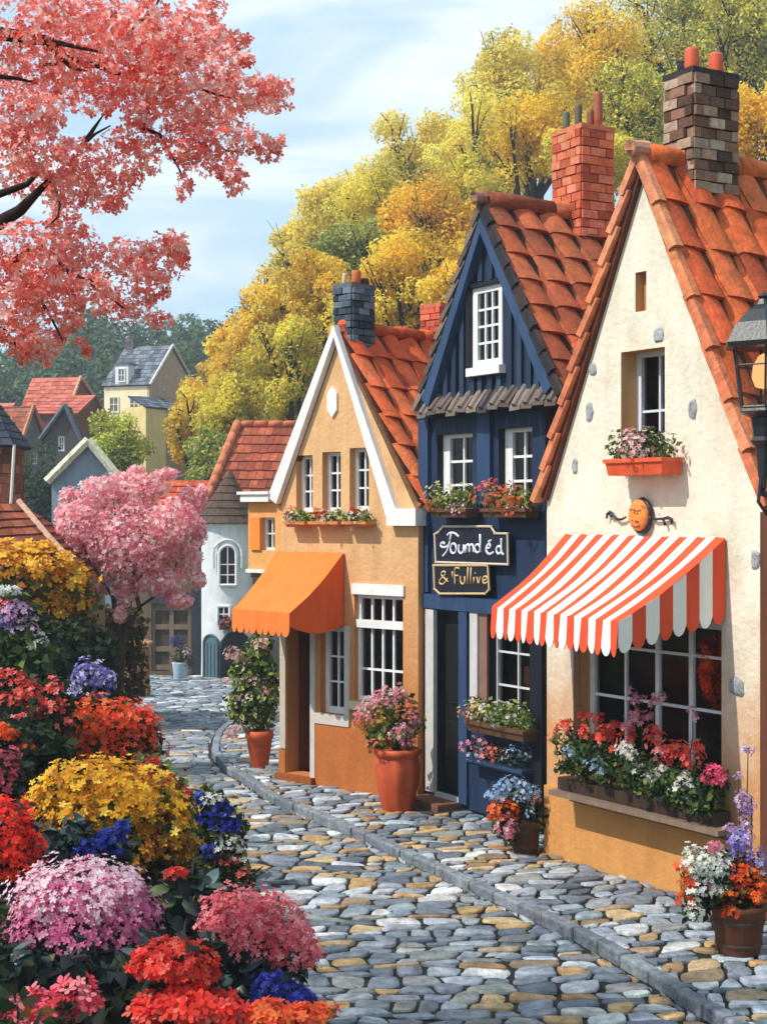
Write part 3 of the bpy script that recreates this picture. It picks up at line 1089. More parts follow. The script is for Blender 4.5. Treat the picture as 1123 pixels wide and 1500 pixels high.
# wooden ledge under the shop window
led = thing('window_ledge', 'weathered wooden ledge carrying the flower trough under the shop window', 'ledge', FC.P(FC.W / 2, zled))
mb = MB()
s0, s1 = FC.uv(806, 1140, .3)[0], FC.uv(1056, 1190, .3)[0]
rngb = random.Random(3)
for k in range(3):
    FC.box(mb, s0 + rngb.uniform(0, .03), s1 - rngb.uniform(0, .03), zled - .05 - k * .004, zled - .004 * k, .03 + k * .105, .03 + k * .105 + .10, jit(srgb(126, 104, 88), .14))
FC.box(mb, s0 + .05, s1 - .05, zled - .14, zled - .06, .03, .10, srgb(110, 84, 64))
mb.build('board', M['wood'], led)
# ------------------------------------------------------------------ goods seen behind the shop windows
for fc, r, name, lb, n in ((FC, shop, 'dried_flower_bunch', 'bunch of dried red flowers hanging inside the shop window', 5), (FB, sw, 'fruit_crate', 'wooden crate of red fruit inside the blue house window', 3)):
    base = fc.P(lerp(r[0], r[2], .8 if fc is FC else .6), r[1] + .1, -.5)
    t = thing(name, lb, 'flowers' if fc is FC else 'crate', base)
    if fc is FC:
        P, Nn = blob(fc.P(lerp(r[0], r[2], .84), lerp(r[1], r[3], .70), -.30), (.2, .10, .38), 300, .3)
        scatter('blossoms', FLD, P, Nn, .12, pick([(srgb(245, 100, 50), 3), (srgb(225, 70, 44), 2), (srgb(250, 140, 70), 1)], len(P)), M['petal'], t)
        mb = MB()
        mb.tube([fc.P(lerp(r[0], r[2], .84), lerp(r[1], r[3], .9), -.30), fc.P(lerp(r[0], r[2], .84), r[3] + .2, -.30)], .02, 6, srgb(90, 70, 50))
        mb.build('stems', M['bark'], t)
    else:
        a = lerp(r[0], r[2], .66)
        z = lerp(r[1], r[3], .36)
        mb = MB()
        fc.box(mb, a - .28, a + .30, z, z + .03, -.62, -.3, srgb(150, 86, 52))
        fc.box(mb, a - .28, a + .30, z + .03, z + .2, -.33, -.30, srgb(160, 92, 56))
        fc.box(mb, a - .28, a - .25, z + .03, z + .2, -.62, -.33, srgb(150, 86, 52))
        fc.box(mb, a + .27, a + .30, z + .03, z + .2, -.62, -.33, srgb(150, 86, 52))
        fc.box(mb, a - .3, a + .32, -.2, z - .003, -.6, -.32, srgb(70, 44, 30))
        mb.build('box', M['wood'], t)
        mb = MB()
        for k in range(10):
            c = fc.P(a - .2 + .11 * (k % 5), z + .18 + .05 * (k // 5), -.42 - .1 * (k // 5))
            mb.lathe(c, [(.001, -.055), (.035, -.045), (.055, 0), (.035, .045), (.001, .055)], 10, jit(srgb(200, 70, 40), .15))
        mb.build('fruit', M['plain'], t, True)

# ------------------------------------------------------------------ signs
def zoomed(pts):
    return [(630 + x / 8.984, 760 + y / 8.984) for x, y in pts]


def sign(label, outline, strokes, bcol, lcol, lw):
    pts = [FB.uv(x, y, .08) for x, y in zoomed(outline)]
    cs = sum(p[0] for p in pts) / len(pts)
    cz = sum(p[1] for p in pts) / len(pts)
    t = thing('shop_sign', label, 'sign', FB.P(cs, cz, .06), 'signs on the blue house')
    mb = MB()
    n = len(pts)
    vs = [FB.P(a, z, .095) for a, z in pts] + [FB.P(a, z, .052) for a, z in pts]
    tr = tessellate_polygon([[Vector((a, z, 0)) for a, z in pts]])
    mb.add(vs, [tuple(q) for q in tr] + [(i, (i + 1) % n, n + (i + 1) % n, n + i) for i in range(n)], srgb(20, 24, 40))
    mb.build('board', M['plain'], t)
    mb = MB()
    loop = [FB.P(a, z, .099) for a, z in pts]
    for p, q in zip(loop, loop[1:] + loop[:1]):
        mb.tube([p, q], .014, 8, bcol)
        mb.tube([p - FB.n * .012, p + FB.n * .014], .014, 8, bcol)
    mb.build('border', M['plain'], t)
    mb = MB()
    for st in strokes:
        w = lw
        if st[0] == 'e':
            _, cx, cy, rx, ry = st
            st = [(cx + rx * math.cos(2 * math.pi * k / 18), cy + ry * math.sin(2 * math.pi * k / 18)) for k in range(19)]
        q = zoomed(st)
        # smooth the stroke
        pts3 = [Vector((*FB.uv(x, y, .1), 0)) for x, y in q]
        sm = []
        if len(pts3) > 2:
            for i in range(len(pts3) - 1):
                p0, p1, p2, p3 = pts3[max(i - 1, 0)], pts3[i], pts3[i + 1], pts3[min(i + 2, len(pts3) - 1)]
                for k in range(5):
                    tt = k / 5
                    sm.append(.5 * ((2 * p1) + (p2 - p0) * tt + (2 * p0 - 5 * p1 + 4 * p2 - p3) * tt * tt + (3 * p1 - p0 - 3 * p2 + p3) * tt ** 3))
            sm.append(pts3[-1])
        else:
            sm = pts3
        mb.tube([FB.P(p.x, p.y, .099) for p in sm], w, 7, lcol)
    mb.build('lettering', M['plain'], t, True)
    return t


sign('black signboard with cut top corners and curly white lettering',
     [(75, 205), (130, 170), (185, 100), (815, 100), (870, 190), (1035, 195), (1040, 600), (90, 570)],
     [[(225, 215), (260, 185), (320, 190), (375, 235)], [(275, 195), (250, 330), (215, 430), (165, 490)], [(240, 350), (190, 375), (145, 365), (140, 330), (170, 310), (190, 335)],
      ('e', 305, 390, 38, 65), [(380, 340), (375, 420), (400, 455), (430, 430), (442, 340)], [(442, 345), (447, 450)],
      [(472, 340), (468, 445)], [(470, 370), (495, 335), (515, 362), (515, 440)], [(517, 370), (542, 335), (565, 362), (570, 440)],
      ('e', 622, 390, 34, 54), [(655, 200), (660, 440)],
      [(738, 392), (790, 372), (775, 328), (742, 360), (737, 420), (775, 465), (830, 440)], [(765, 300), (800, 282)],
      ('e', 902, 410, 32, 50), [(935, 255), (935, 430), (965, 472)]], srgb(206, 190, 170), srgb(226, 230, 240), .0135)
sign('small black signboard with cream lettering under the larger sign',
     [(62, 612), (775, 612), (792, 930), (740, 985), (140, 985), (75, 920)],
     [[(235, 830), (150, 740), (160, 695), (195, 700), (185, 745), (130, 800), (125, 845), (165, 860), (210, 815), (225, 780)],
      [(325, 862), (325, 660), (385, 655)], [(322, 748), (370, 746)], [(290, 690), (290, 770)],
      [(395, 755), (400, 830), (430, 860), (450, 820), (452, 755)], [(452, 757), (457, 852)], [(495, 635), (490, 855)], [(535, 640), (530, 855)],
      [(575, 765), (570, 850)], [(588, 712), (592, 722)], [(612, 765), (634, 845), (658, 765)],
      [(692, 812), (745, 790), (735, 758), (702, 765), (690, 812), (710, 850), (752, 830)]], srgb(200, 176, 132), srgb(216, 180, 124), .0105)

# oval emblem with iron scrolls above the striped awning
s, z = FC.uv(934, 755, .06)
t = thing('wall_emblem', 'carved orange oval plaque with black iron scrolls on cream wall', 'plaque', FC.P(s, z, .03))
hw, hh = .135, .15
mb = MB()
n = 28
rings = []
for rr, pp in ((1.0, .03), (1.0, .06), (.85, .085), (.5, .10)):
    rings.append([FC.P(s + hw * rr * math.cos(2 * math.pi * k / n), z + hh * rr * math.sin(2 * math.pi * k / n) * (1.06 if math.sin(2 * math.pi * k / n) > 0 else 1), pp) for k in range(n)])
vs = [p for r in rings for p in r]
fs = [(i * n + k, i * n + (k + 1) % n, (i + 1) * n + (k + 1) % n, (i + 1) * n + k) for i in range(3) for k in range(n)] + [tuple(3 * n + k for k in range(n))]
mb.add(vs, fs, srgb(222, 136, 62))
mb.build('disc', M['terracotta'], t, True)
mb = MB()
mb.tube([FC.P(s + .012 + (hw + .012) * math.cos(2 * math.pi * k / 30), z - .004 + (hh + .014) * math.sin(2 * math.pi * k / 30), .035) for k in range(31)], [.022 if math.cos(2 * math.pi * k / 30) > 0 else .011 for k in range(31)], 8)
mb.build('rim', M['iron'], t, True)
mb = MB()
DK = srgb(120, 58, 26)
for st in ([(-.09, .055), (-.02, .055), (.0, .05)], [(-.01, .055), (-.005, .02)], [(.01, .045), (.06, .042), (.08, .055)], [(.02, .02), (.05, .018)], [(.0, -.055), (.05, -.058)], [(.005, -.066), (.045, -.07)],
           [(-.05, -.05), (-.03, -.045)], [(-.07, -.1), (.0, -.115), (.06, -.1)]):
    mb = MB()
    mb.tube([FC.P(s + a, z + b, .103 - .5 * (a * a + b * b) * 2) for a, b in st], .006, 6, DK)
    mb.build('carved_line', M['terracotta'], t)


def sc_path(lst):
    return [FC.P(*FC.uv(880 + x / 10.21, 720 + y / 10.21, .04), .04) for x, y in lst]


mb = MB()
mb.tube(sc_path([(370, 380), (310, 415), (250, 420), (205, 385), (170, 330), (130, 305), (90, 340), (80, 400)]), [.009, .013, .014, .012, .014, .016, .016, .012], 7)
mb.tube(sc_path([(120, 320), (150, 365), (180, 360)]), [.016, .017, .01], 7)
mb.build('scroll', M['iron'], t, True)
mb = MB()
mb.tube(sc_path([(760, 380), (800, 415), (860, 410), (930, 405), (1000, 390), (1050, 420), (1060, 480)]), [.014, .014, .012, .014, .018, .018, .014], 7)
mb.tube(sc_path([(925, 420), (945, 460), (955, 505)]), [.012, .012, .017], 7)
mb.build('scroll', M['iron'], t, True)


# ------------------------------------------------------------------ awnings
def awning(fc, label, tl, tr, fl, fr, drop, nst, cols, sidecols, side_z, sidecut):
    s0, zt0 = fc.uv(*tl)
    s1, zt1 = fc.uv(*tr)
    zt = (zt0 + zt1) / 2
    pL = fc.solve_p(s0, zt - .5, fl[0])
    pR = fc.solve_p(s1, zt - .5, fr[0])
    zf = (fc.zat(s0, pL, fl[1]) + fc.zat(s1, pR, fr[1])) / 2
    t = thing('awning', label, 'awning', fc.P((s0 + s1) / 2, zt, 0))
    p_ = lambda a: lerp(pL, pR, (a - s0) / (s1 - s0))
    mb = MB()
    nv = 8
    for i in range(nst):
        c = cols[i % len(cols)]
        for sub in range(2):
            a0 = lerp(s0, s1, (i + sub * .5) / nst)
            a1 = lerp(s0, s1, (i + sub * .5 + .5) / nst)
            for k in range(nv):
                q = []
                for v in (k / nv, (k + 1) / nv):
                    sag = -.05 * math.sin(math.pi * v)
                    for a in (a0, a1):
                        rip = .007 * math.sin(a * 23) + .010 * math.sin(a * 7 + v * 5) * math.sin(math.pi * v)
                        q.append(fc.P(a, lerp(zt, zf, v) + sag + rip, .02 + (p_(a) - .02) * v))
                mb.add(q, [(0, 1, 3, 2)], c)
                mb.add([p - Vector((0, 0, .012)) for p in q], [(2, 3, 1, 0)], c)
    can = mb.build('canopy', M['fabric'], t)
    mb = MB()
    for i in range(nst):
        c = cols[i % len(cols)]
        a0, a1 = lerp(s0, s1, i / nst), lerp(s0, s1, (i + 1) / nst)
        m = 8
        for k in range(m):
            x0, x1 = k / m, (k + 1) / m
            f = lambda x: zf - drop * (.74 + .26 * math.sin(math.pi * x) ** .6)
            b0, b1 = lerp(a0, a1, x0), lerp(a0, a1, x1)
            pr = lambda b: p_(b) + .015 + .012 * math.sin(b * 19)
            q = [fc.P(b0, zf + .004, p_(b0)), fc.P(b1, zf + .004, p_(b1)), fc.P(b1, f(x1), pr(b1)), fc.P(b0, f(x0), pr(b0))]
            mb.add(q, [(0, 1, 2, 3)], c)
            mb.add([p - fc.n * .01 for p in q], [(3, 2, 1, 0)], c)
    mb.build('valance', M['fabric'], t)
    ns = len(sidecols)
    for s, pp, sg in ((s0, pL, -1), (s1, pR, 1)):
        mb = MB()
        for i in range(ns):
            c = sidecols[i]
            m = 6
            for k in range(m):
                v0, v1 = (i + k / m) / ns, (i + (k + 1) / m) / ns
                top = lambda v: lerp(zt, zf, v) - .05 * math.sin(math.pi * v) - .004
                if sidecut:
                    bot = lambda v: min(top(v) - .02, lerp(side_z, zf - drop * .8, v) + .05 - .09 * (math.sin(math.pi * ((v * ns) % 1)) ** .6))
                else:
                    bot = lambda v: lerp(side_z, zf - drop * .55, v) - .10 * math.sin(math.pi * v)
                q = [fc.P(s, top(v0), .02 + (pp - .02) * v0), fc.P(s, top(v1), .02 + (pp - .02) * v1), fc.P(s, bot(v1), .02 + (pp - .02) * v1), fc.P(s, bot(v0), .02 + (pp - .02) * v0)]
                mb.add(q, [(0, 1, 2, 3)], c)
                mb.add([p - fc.u * .01 * sg for p in q], [(3, 2, 1, 0)], c)
        mb.build('side_panel', M['fabric'], t)
    mb = MB()
    mb.tube([fc.P(s0 + .02, zf - .02, pL - .02), fc.P(s1 - .02, zf - .02, pR - .02)], .014, 8, (.3, .3, .3))
    for s, pp in ((s0 + .03, pL), (s1 - .03, pR)):
        mb.tube([fc.P(s, zf - .02, pp - .02), fc.P(s, zf - .02, .02)], .011, 6, (.3, .3, .3))
    mb.build('frame', M['plain'], t)
    return t


RED, WHT = srgb(226, 84, 52), srgb(238, 234, 226)
awning(FC, 'red and white striped awning over the cream house shop window', (830, 776), (1064, 795), (720, 887), (905, 914), .31, 19, [RED, WHT], [WHT, RED, WHT, RED, WHT, RED, WHT, RED][::-1], FC.uv(1060, 905)[1], True)
ORA = srgb(238, 124, 58)
awning(FT, 'plain orange awning with scalloped valance over the ochre house doorway', (408, 809), (505, 808), (340, 886), (424, 905), .30, 9, [ORA], [srgb(230, 96, 46)], FT.uv(503, 915)[1], False)

# ------------------------------------------------------------------ lantern at the right edge
Lp = FC.P(FC.W + .19, 0, .18)
Lp = Vector((Lp.x, Lp.y, 0))
d = Lp.y
cx = Lp.x


def lz(y):
    return H - (y - CY) * d / F


k = d / F
t = thing('wall_lantern', 'black iron lantern glowing amber on the right hand cream house corner', 'street lamp', (cx, Lp.y, lz(740)))
mb = MB()
c0 = Vector((cx, Lp.y, 0))


def hexring(r, z, n=6, ph=.35):
    return [c0 + Vector((r * math.cos(2 * math.pi * (i + ph) / n), r * math.sin(2 * math.pi * (i + ph) / n), z)) for i in range(n)]


def stack(mb, prof, col, n=6):
    vs = []
    for r, z in prof:
        vs += hexring(r, z, n)
    fs = [(i * n + a, i * n + (a + 1) % n, (i + 1) * n + (a + 1) % n, (i + 1) * n + a) for i in range(len(prof) - 1) for a in range(n)]
    fs += [tuple(range(n - 1, -1, -1)), tuple((len(prof) - 1) * n + a for a in range(n))]
    mb.add(vs, fs, col)


IRN = srgb(30, 36, 48)
stack(mb, [(60 * k, lz(510)), (62 * k, lz(503)), (46 * k, lz(474)), (44 * k, lz(474)), (26 * k, lz(455)), (10 * k, lz(446)), (6 * k, lz(438)), (9 * k, lz(434)), (2 * k, lz(427))], IRN)
mb.build('lamp_roof', M['iron'], t)
mb = MB()
ra, rb = 47 * k, 35 * k
top, bot = hexring(ra, lz(510)), hexring(rb, lz(597))
for a in range(6):
    mb.tube([top[a], bot[a]], .011, 6)
    mb.tube([bot[a], bot[(a + 1) % 6]], .014, 6)
    mb.tube([top[a].lerp(bot[a], .3), top[(a + 1) % 6].lerp(bot[(a + 1) % 6], .3)], .008, 6)
stack(mb, [(36 * k, lz(598)), (38 * k, lz(603)), (20 * k, lz(612)), (16 * k, lz(640)), (22 * k, lz(646)), (12 * k, lz(655)), (8 * k, lz(700))], IRN)
mb.build('frame', M['iron'], t)
g = MB()
t2, b2 = hexring(ra * .97, lz(511)), hexring(rb * .97, lz(596))
for a in range(6):
    g.add([t2[a], t2[(a + 1) % 6], b2[(a + 1) % 6], b2[a]], [(0, 1, 2, 3)])
g.build('pane', M['glass'], t)
g = MB()
g.lathe(c0 + Vector((0, 0, lz(570))), [(.001, 0), (.07, .02), (.10, .10), (.09, .20), (.04, .29), (.001, .31)], 14)
g.build('bulb', mat_emit('amber_bulb', (1.0, .52, .19), 1.15), t, True)
mb = MB()
wallp = FC.P(FC.W + .10, lz(728), -.05)
mb.tube([c0 + Vector((0, 0, lz(660))), c0 + Vector((0, 0, lz(715)))], .03, 8)
mb.tube([c0 + Vector((0, 0, lz(712))), c0 + Vector((0, 0, lz(722))) + FC.u * -.02, wallp + FC.u * .02], .03, 8)
mb.tube([c0 + Vector((0, 0, lz(690))) + FC.n * .02, c0 + Vector((0, 0, lz(735))) + FC.n * .06, wallp + FC.n * .1 - Vector((0, 0, .15)), wallp - Vector((0, 0, .12))], .016, 8)
mb.obox(wallp, FC.u * .02, FC.n * .07, Vector((0, 0, .2)))
mb.build('bracket', M['iron'], t)

# ------------------------------------------------------------------ flowers, boxes and pots
C_WHITE = [(srgb(240, 238, 230), 4), (srgb(214, 220, 222), 2), (srgb(232, 222, 206), 1)]
C_RED = [(srgb(224, 62, 46), 3), (srgb(196, 42, 40), 2), (srgb(236, 96, 78), 2)]
C_CORAL = [(srgb(244, 110, 98), 3), (srgb(232, 84, 80), 2), (srgb(250, 150, 136), 2), (srgb(240, 96, 66), 1)]
C_PINK = [(srgb(232, 150, 168), 3), (srgb(240, 186, 196), 2), (srgb(214, 112, 140), 2), (srgb(248, 222, 222), 1)]
C_ORANGE = [(srgb(238, 110, 44), 3), (srgb(224, 80, 36), 3), (srgb(244, 146, 70), 1)]
C_YEL = [(srgb(242, 190, 52), 4), (srgb(226, 164, 40), 3), (srgb(248, 214, 90), 2), (srgb(196, 134, 32), 2)]
C_RUST = [(srgb(196, 118, 34), 2), (srgb(160, 88, 30), 2), (srgb(140, 104, 44), 2)]
C_BLUE = [(srgb(58, 72, 176), 3), (srgb(40, 50, 140), 3), (srgb(92, 108, 204), 1)]
C_VIOLET = [(srgb(150, 136, 208), 3), (srgb(118, 104, 186), 3), (srgb(196, 188, 232), 2)]
C_SKYB = [(srgb(150, 184, 220), 3), (srgb(206, 222, 240), 3), (srgb(104, 142, 196), 1)]
C_LILAC = [(srgb(206, 168, 206), 3), (srgb(226, 200, 226), 2), (srgb(176, 132, 184), 2)]


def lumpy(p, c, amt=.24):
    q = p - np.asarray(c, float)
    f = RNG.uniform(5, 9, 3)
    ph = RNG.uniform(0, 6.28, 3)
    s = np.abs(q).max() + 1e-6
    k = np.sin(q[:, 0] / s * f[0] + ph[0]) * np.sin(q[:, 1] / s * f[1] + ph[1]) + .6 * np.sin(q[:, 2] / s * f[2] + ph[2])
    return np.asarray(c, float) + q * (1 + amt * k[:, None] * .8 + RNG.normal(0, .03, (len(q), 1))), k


def bloom(parent, name, blobs, n, size, pal, tmpl=FL5, zmin=-.4, lo=.85, tilt=.35, j=.12, mat='petal', jz=.6, hi=1.06):
    vol = np.array([(np.ones(3) * np.asarray(b[1], float)).prod() ** (2 / 3) for b in blobs])
    vol /= vol.sum()
    P, Q, K = [], [], []
    for (c, r), w in zip(blobs, vol):
        p, q = blob(c, r, max(3, int(n * w)), lo, zmin, hi)
        p, k = lumpy(p, c)
        P.append(p)
        Q.append(q)
        K.append(k)
    P, Q, K = np.concatenate(P), np.concatenate(Q) + np.array([0, -.2, jz]), np.concatenate(K)
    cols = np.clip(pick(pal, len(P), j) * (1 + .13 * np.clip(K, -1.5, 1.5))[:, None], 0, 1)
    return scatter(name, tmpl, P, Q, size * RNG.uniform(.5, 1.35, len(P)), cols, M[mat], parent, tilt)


def leaves(parent, name, blobs, n, size, pal, tmpl=LEAF, zmin=-1, lo=.3, mat='leaf', tilt=.6, up=.4):
    vol = np.array([(np.ones(3) * np.asarray(b[1], float)).prod() for b in blobs]) ** .75
    vol /= vol.sum()
    P, Q = [], []
    for (c, r), w in zip(blobs, vol):
        p, q = blob(c, r, max(4, int(n * w)), lo, zmin)
        P.append(p)
        Q.append(q)
    P, Q = np.concatenate(P), np.concatenate(Q) + np.array([0, 0, up])
    return scatter(name, tmpl, P, Q, size * RNG.uniform(.6, 1.4, len(P)), pick(pal, len(P), .2), M[mat], parent, tilt)


def fbox(fc, label, px, group, specs, boxcol=None, p=.05, wd=.2, hz=None, lsize=.06, nl=500, gp=None, boxname='box'):
    """flower box on a wall: px = photo rectangle of the planting, blooms as [(name, centre fractions, radius fractions, n, size, palette)]"""
    a0, z0, a1, z1 = fc.rect(*px, p + wd / 2)
    t = thing('flower_box', label, 'flower box', fc.P((a0 + a1) / 2, z0, p), group)
    mb = MB()
    h = hz or min(.14, (z1 - z0) * .35)
    c = boxcol or srgb(92, 62, 44)
    b0, b1 = a0 + .02, a1 - .02
    q = []
    for zz, g in ((z0, .025), (z0 + h, 0)):
        q += [fc.P(b0 + g, zz, p + g * .2), fc.P(b1 - g, zz, p + g * .2), fc.P(b1 - g, zz, p + wd - g), fc.P(b0 + g, zz, p + wd - g)]
    mb.add(q, [(0, 1, 2, 3), (0, 4, 5, 1), (1, 5, 6, 2), (2, 6, 7, 3), (3, 7, 4, 0), (7, 6, 5, 4)], c)
    fc.box(mb, b0 - .012, b1 + .012, z0 + h - .035, z0 + h + .004, p + .004, p + wd + .012, tuple(v * 1.1 for v in c))
    mb.build(boxname, M['terracotta'] if boxcol else M['wood'], t)
    W_, Hh = a1 - a0, z1 - z0
    nbl = max(3, int(W_ / .14))
    bl = [(fc.P(lerp(a0, a1, (i + .5) / nbl), z0 + h + Hh * random.uniform(.16, .3), p + wd * .6), (W_ / nbl * .62, W_ / nbl * .62, Hh * random.uniform(.3, .42))) for i in range(nbl)]
    leaves(t, 'foliage', bl, nl, lsize, gp or G_MID)
    for nm, fx, fz, rx, rz, n, size, pal in specs:
        c = fc.P(lerp(a0, a1, fx), lerp(z0, z1, fz), p + wd * .75)
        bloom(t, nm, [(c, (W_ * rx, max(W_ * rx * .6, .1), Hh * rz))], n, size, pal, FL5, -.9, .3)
    return t


GB = 'flower boxes on the house fronts'
for px, lb, sp in (((421, 740, 453, 772), 'flower box with one small red bloom under the left narrow upper ochre house window', [('blossoms', .2, .75, .2, .25, 20, .055, C_RED), ('white_blossoms', .6, .5, .45, .3, 40, .045, C_WHITE)]),
                   ((457, 742, 502, 772), 'flower box with a big red bloom under the middle narrow upper ochre house window', [('blossoms', .4, .7, .22, .3, 34, .055, C_RED), ('white_blossoms', .7, .55, .3, .35, 40, .045, C_WHITE)]),
                   ((506, 740, 543, 772), 'flower box with mostly white blooms under the right narrow upper ochre house window', [('blossoms', .45, .8, .16, .22, 14, .055, C_RED), ('white_blossoms', .6, .5, .4, .35, 46, .045, C_WHITE)])):
    fbox(FT, lb, px, GB, sp, srgb(196, 120, 70), .03, .16, .07, .05, 260, G_FRESH)
fbox(FB, 'flower box of cream and rust blooms below the left upper window of the blue house', (637, 702, 693, 758), GB,
     [('cream_blossoms', .45, .65, .4, .3, 80, .05, [(srgb(240, 226, 176), 3), (srgb(222, 206, 130), 2)]), ('rust_blossoms', .15, .35, .25, .3, 60, .045, [(srgb(200, 120, 60), 2), (srgb(176, 90, 54), 1)]), ('pink_blossoms', .8, .25, .2, .25, 40, .045, C_PINK)],
     None, .05, .2, .1, .055, 420, G_FRESH)
fbox(FB, 'flower box of pink and orange blooms below the right upper window of the blue house', (713, 700, 781, 758), GB,
     [('pink_blossoms', .25, .6, .3, .4, 110, .05, C_CORAL), ('orange_blossoms', .75, .4, .28, .38, 110, .05, [(srgb(232, 120, 62), 3), (srgb(206, 92, 48), 2)])],
     None, .05, .2, .1, .055, 420, G_FRESH)
fbox(FB, 'flower box of pale yellow and white blooms under the blue house shop window', (691, 1018, 779, 1078), GB,
     [('yellow_blossoms', .3, .65, .28, .25, 50, .05, [(srgb(236, 224, 130), 2), (srgb(222, 200, 110), 1)]), ('white_blossoms', .7, .6, .35, .35, 70, .045, C_WHITE), ('orange_blossoms', .12, .45, .14, .3, 40, .05, [(srgb(224, 130, 80), 1)])],
     None, .05, .22, .12, .06, 620, G_FRESH)
fbox(FB, 'trailing flower box of red, pink and pale blue blooms, lowest on the blue house', (690, 1078, 774, 1128), GB,
     [('pink_blossoms', .2, .6, .2, .4, 60, .05, C_PINK), ('red_blossoms', .5, .5, .22, .25, 50, .05, C_CORAL), ('blue_blossoms', .85, .6, .16, .35, 46, .05, C_SKYB), ('pale_blossoms', .25, .35, .18, .25, 30, .045, C_SKYB)],
     srgb(40, 60, 92), .04, .16, .07, .055, 300, G_DARK)
fbox(FC, 'terracotta trough of pale pink flowers below the upper window of the cream house', (898, 618, 986, 696), GB,
     [('blossoms', .55, .55, .36, .35, 130, .05, [(srgb(244, 216, 220), 3), (srgb(232, 170, 184), 2), (srgb(250, 240, 236), 2)]), ('dark_blossoms', .4, .75, .1, .22, 24, .05, C_PINK)],
     srgb(206, 84, 44), .03, .26, .155, .06, 360, G_MID)

# long trough on the ledge of the cream house
t = thing('flower_trough', 'long wooden trough of red, white and pink flowers on the ledge under the striped awning', 'flower box', FC.P(FC.W / 2, zled))
a0, a1 = FC.uv(822, 1120, .2)[0], FC.uv(1054, 1180, .2)[0]
mb = MB()
FC.box(mb, a0, a1 - .02, zled + .002, zled + .12, .06, .25, srgb(60, 42, 34))
mb.build('box', M['wood'], t)


def on(fc, x, y, p):
    s, z = fc.uv(x, y, p)
    return fc.P(s, z, p)


bl = [(on(FC, x, y, .22), (.2, .2, .17)) for x, y in ((838, 1090), (868, 1102), (900, 1112), (935, 1120), (965, 1132), (1000, 1142), (1035, 1150), (850, 1110), (985, 1150), (1030, 1165))] + [(on(FC, x, y, .29), (.15, .10, .09)) for x, y in ((832, 1122), (858, 1130), (888, 1138), (918, 1146), (948, 1156), (978, 1164), (1008, 1174), (1034, 1180))]
leaves(t, 'foliage', bl, 2900, .065, G_DARK[:2] + G_MID, lo=.2)
bloom(t, 'coral_blossoms', [(on(FC, x, y, .3), r) for x, y, r in ((826, 1065, .09), (808, 1080, .06), (857, 1049, .055), (875, 1051, .055), (886, 1075, .10), (918, 1080, .09), (860, 1072, .07), (898, 1062, .05), (957, 1081, .10), (975, 1102, .11), (1012, 1110, .12), (995, 1098, .08), (1020, 1092, .06), (895, 1098, .05))],
      430, .065, C_CORAL + [(srgb(236, 84, 40), 3)], FL5, -.8, .4)
bloom(t, 'white_blossoms', [(on(FC, x, y, .31), r) for x, y, r in ((915, 1098, .09), (925, 1110, .07), (955, 1138, .08), (968, 1128, .06), (1000, 1145, .09), (985, 1155, .06), (935, 1125, .05), (1015, 1152, .06), (1010, 1170, .05))],
      330, .05, C_WHITE, FL5, -.8, .4)
bloom(t, 'blue_blossoms', [(on(FC, x, y, .31), r) for x, y, r in ((835, 1102, .08), (845, 1110, .06), (870, 1118, .08), (885, 1130, .06))], 150, .045, C_SKYB, FL5, -.8, .4)
bloom(t, 'magenta_blossoms', [(on(FC, 1046, 1138, .3), .11)], 90, .055, [(srgb(214, 70, 110), 3), (srgb(232, 120, 150), 1)], FL5, -.8, .4)
bloom(t, 'pink_blossoms', [(on(FC, x, y, .2), r) for x, y, r in ((930, 1050, .10), (922, 1062, .07), (933, 1024, .06), (957, 1026, .07), (925, 1012, .04), (1010, 1040, .04), (1018, 1048, .035), (950, 1048, .05), (970, 1020, .04))], 200, .05, C_PINK, FL5, -.9, .3)
mb = MB()
for x0, y0, x1, y1 in ((925, 1100, 930, 1050), (940, 1100, 933, 1020), (945, 1100, 960, 1025), (1008, 1120, 1014, 1040), (860, 1085, 858, 1050), (878, 1085, 876, 1050), (828, 1095, 815, 1080)):
    mb = MB()
    mb.tube([on(FC, x0, y0, .2), on(FC, (x0 + x1) / 2 + 3, (y0 + y1) / 2, .2), on(FC, x1, y1, .2)], .006, 5, srgb(70, 96, 48))
    mb.build('stem', M['leaf'], t)


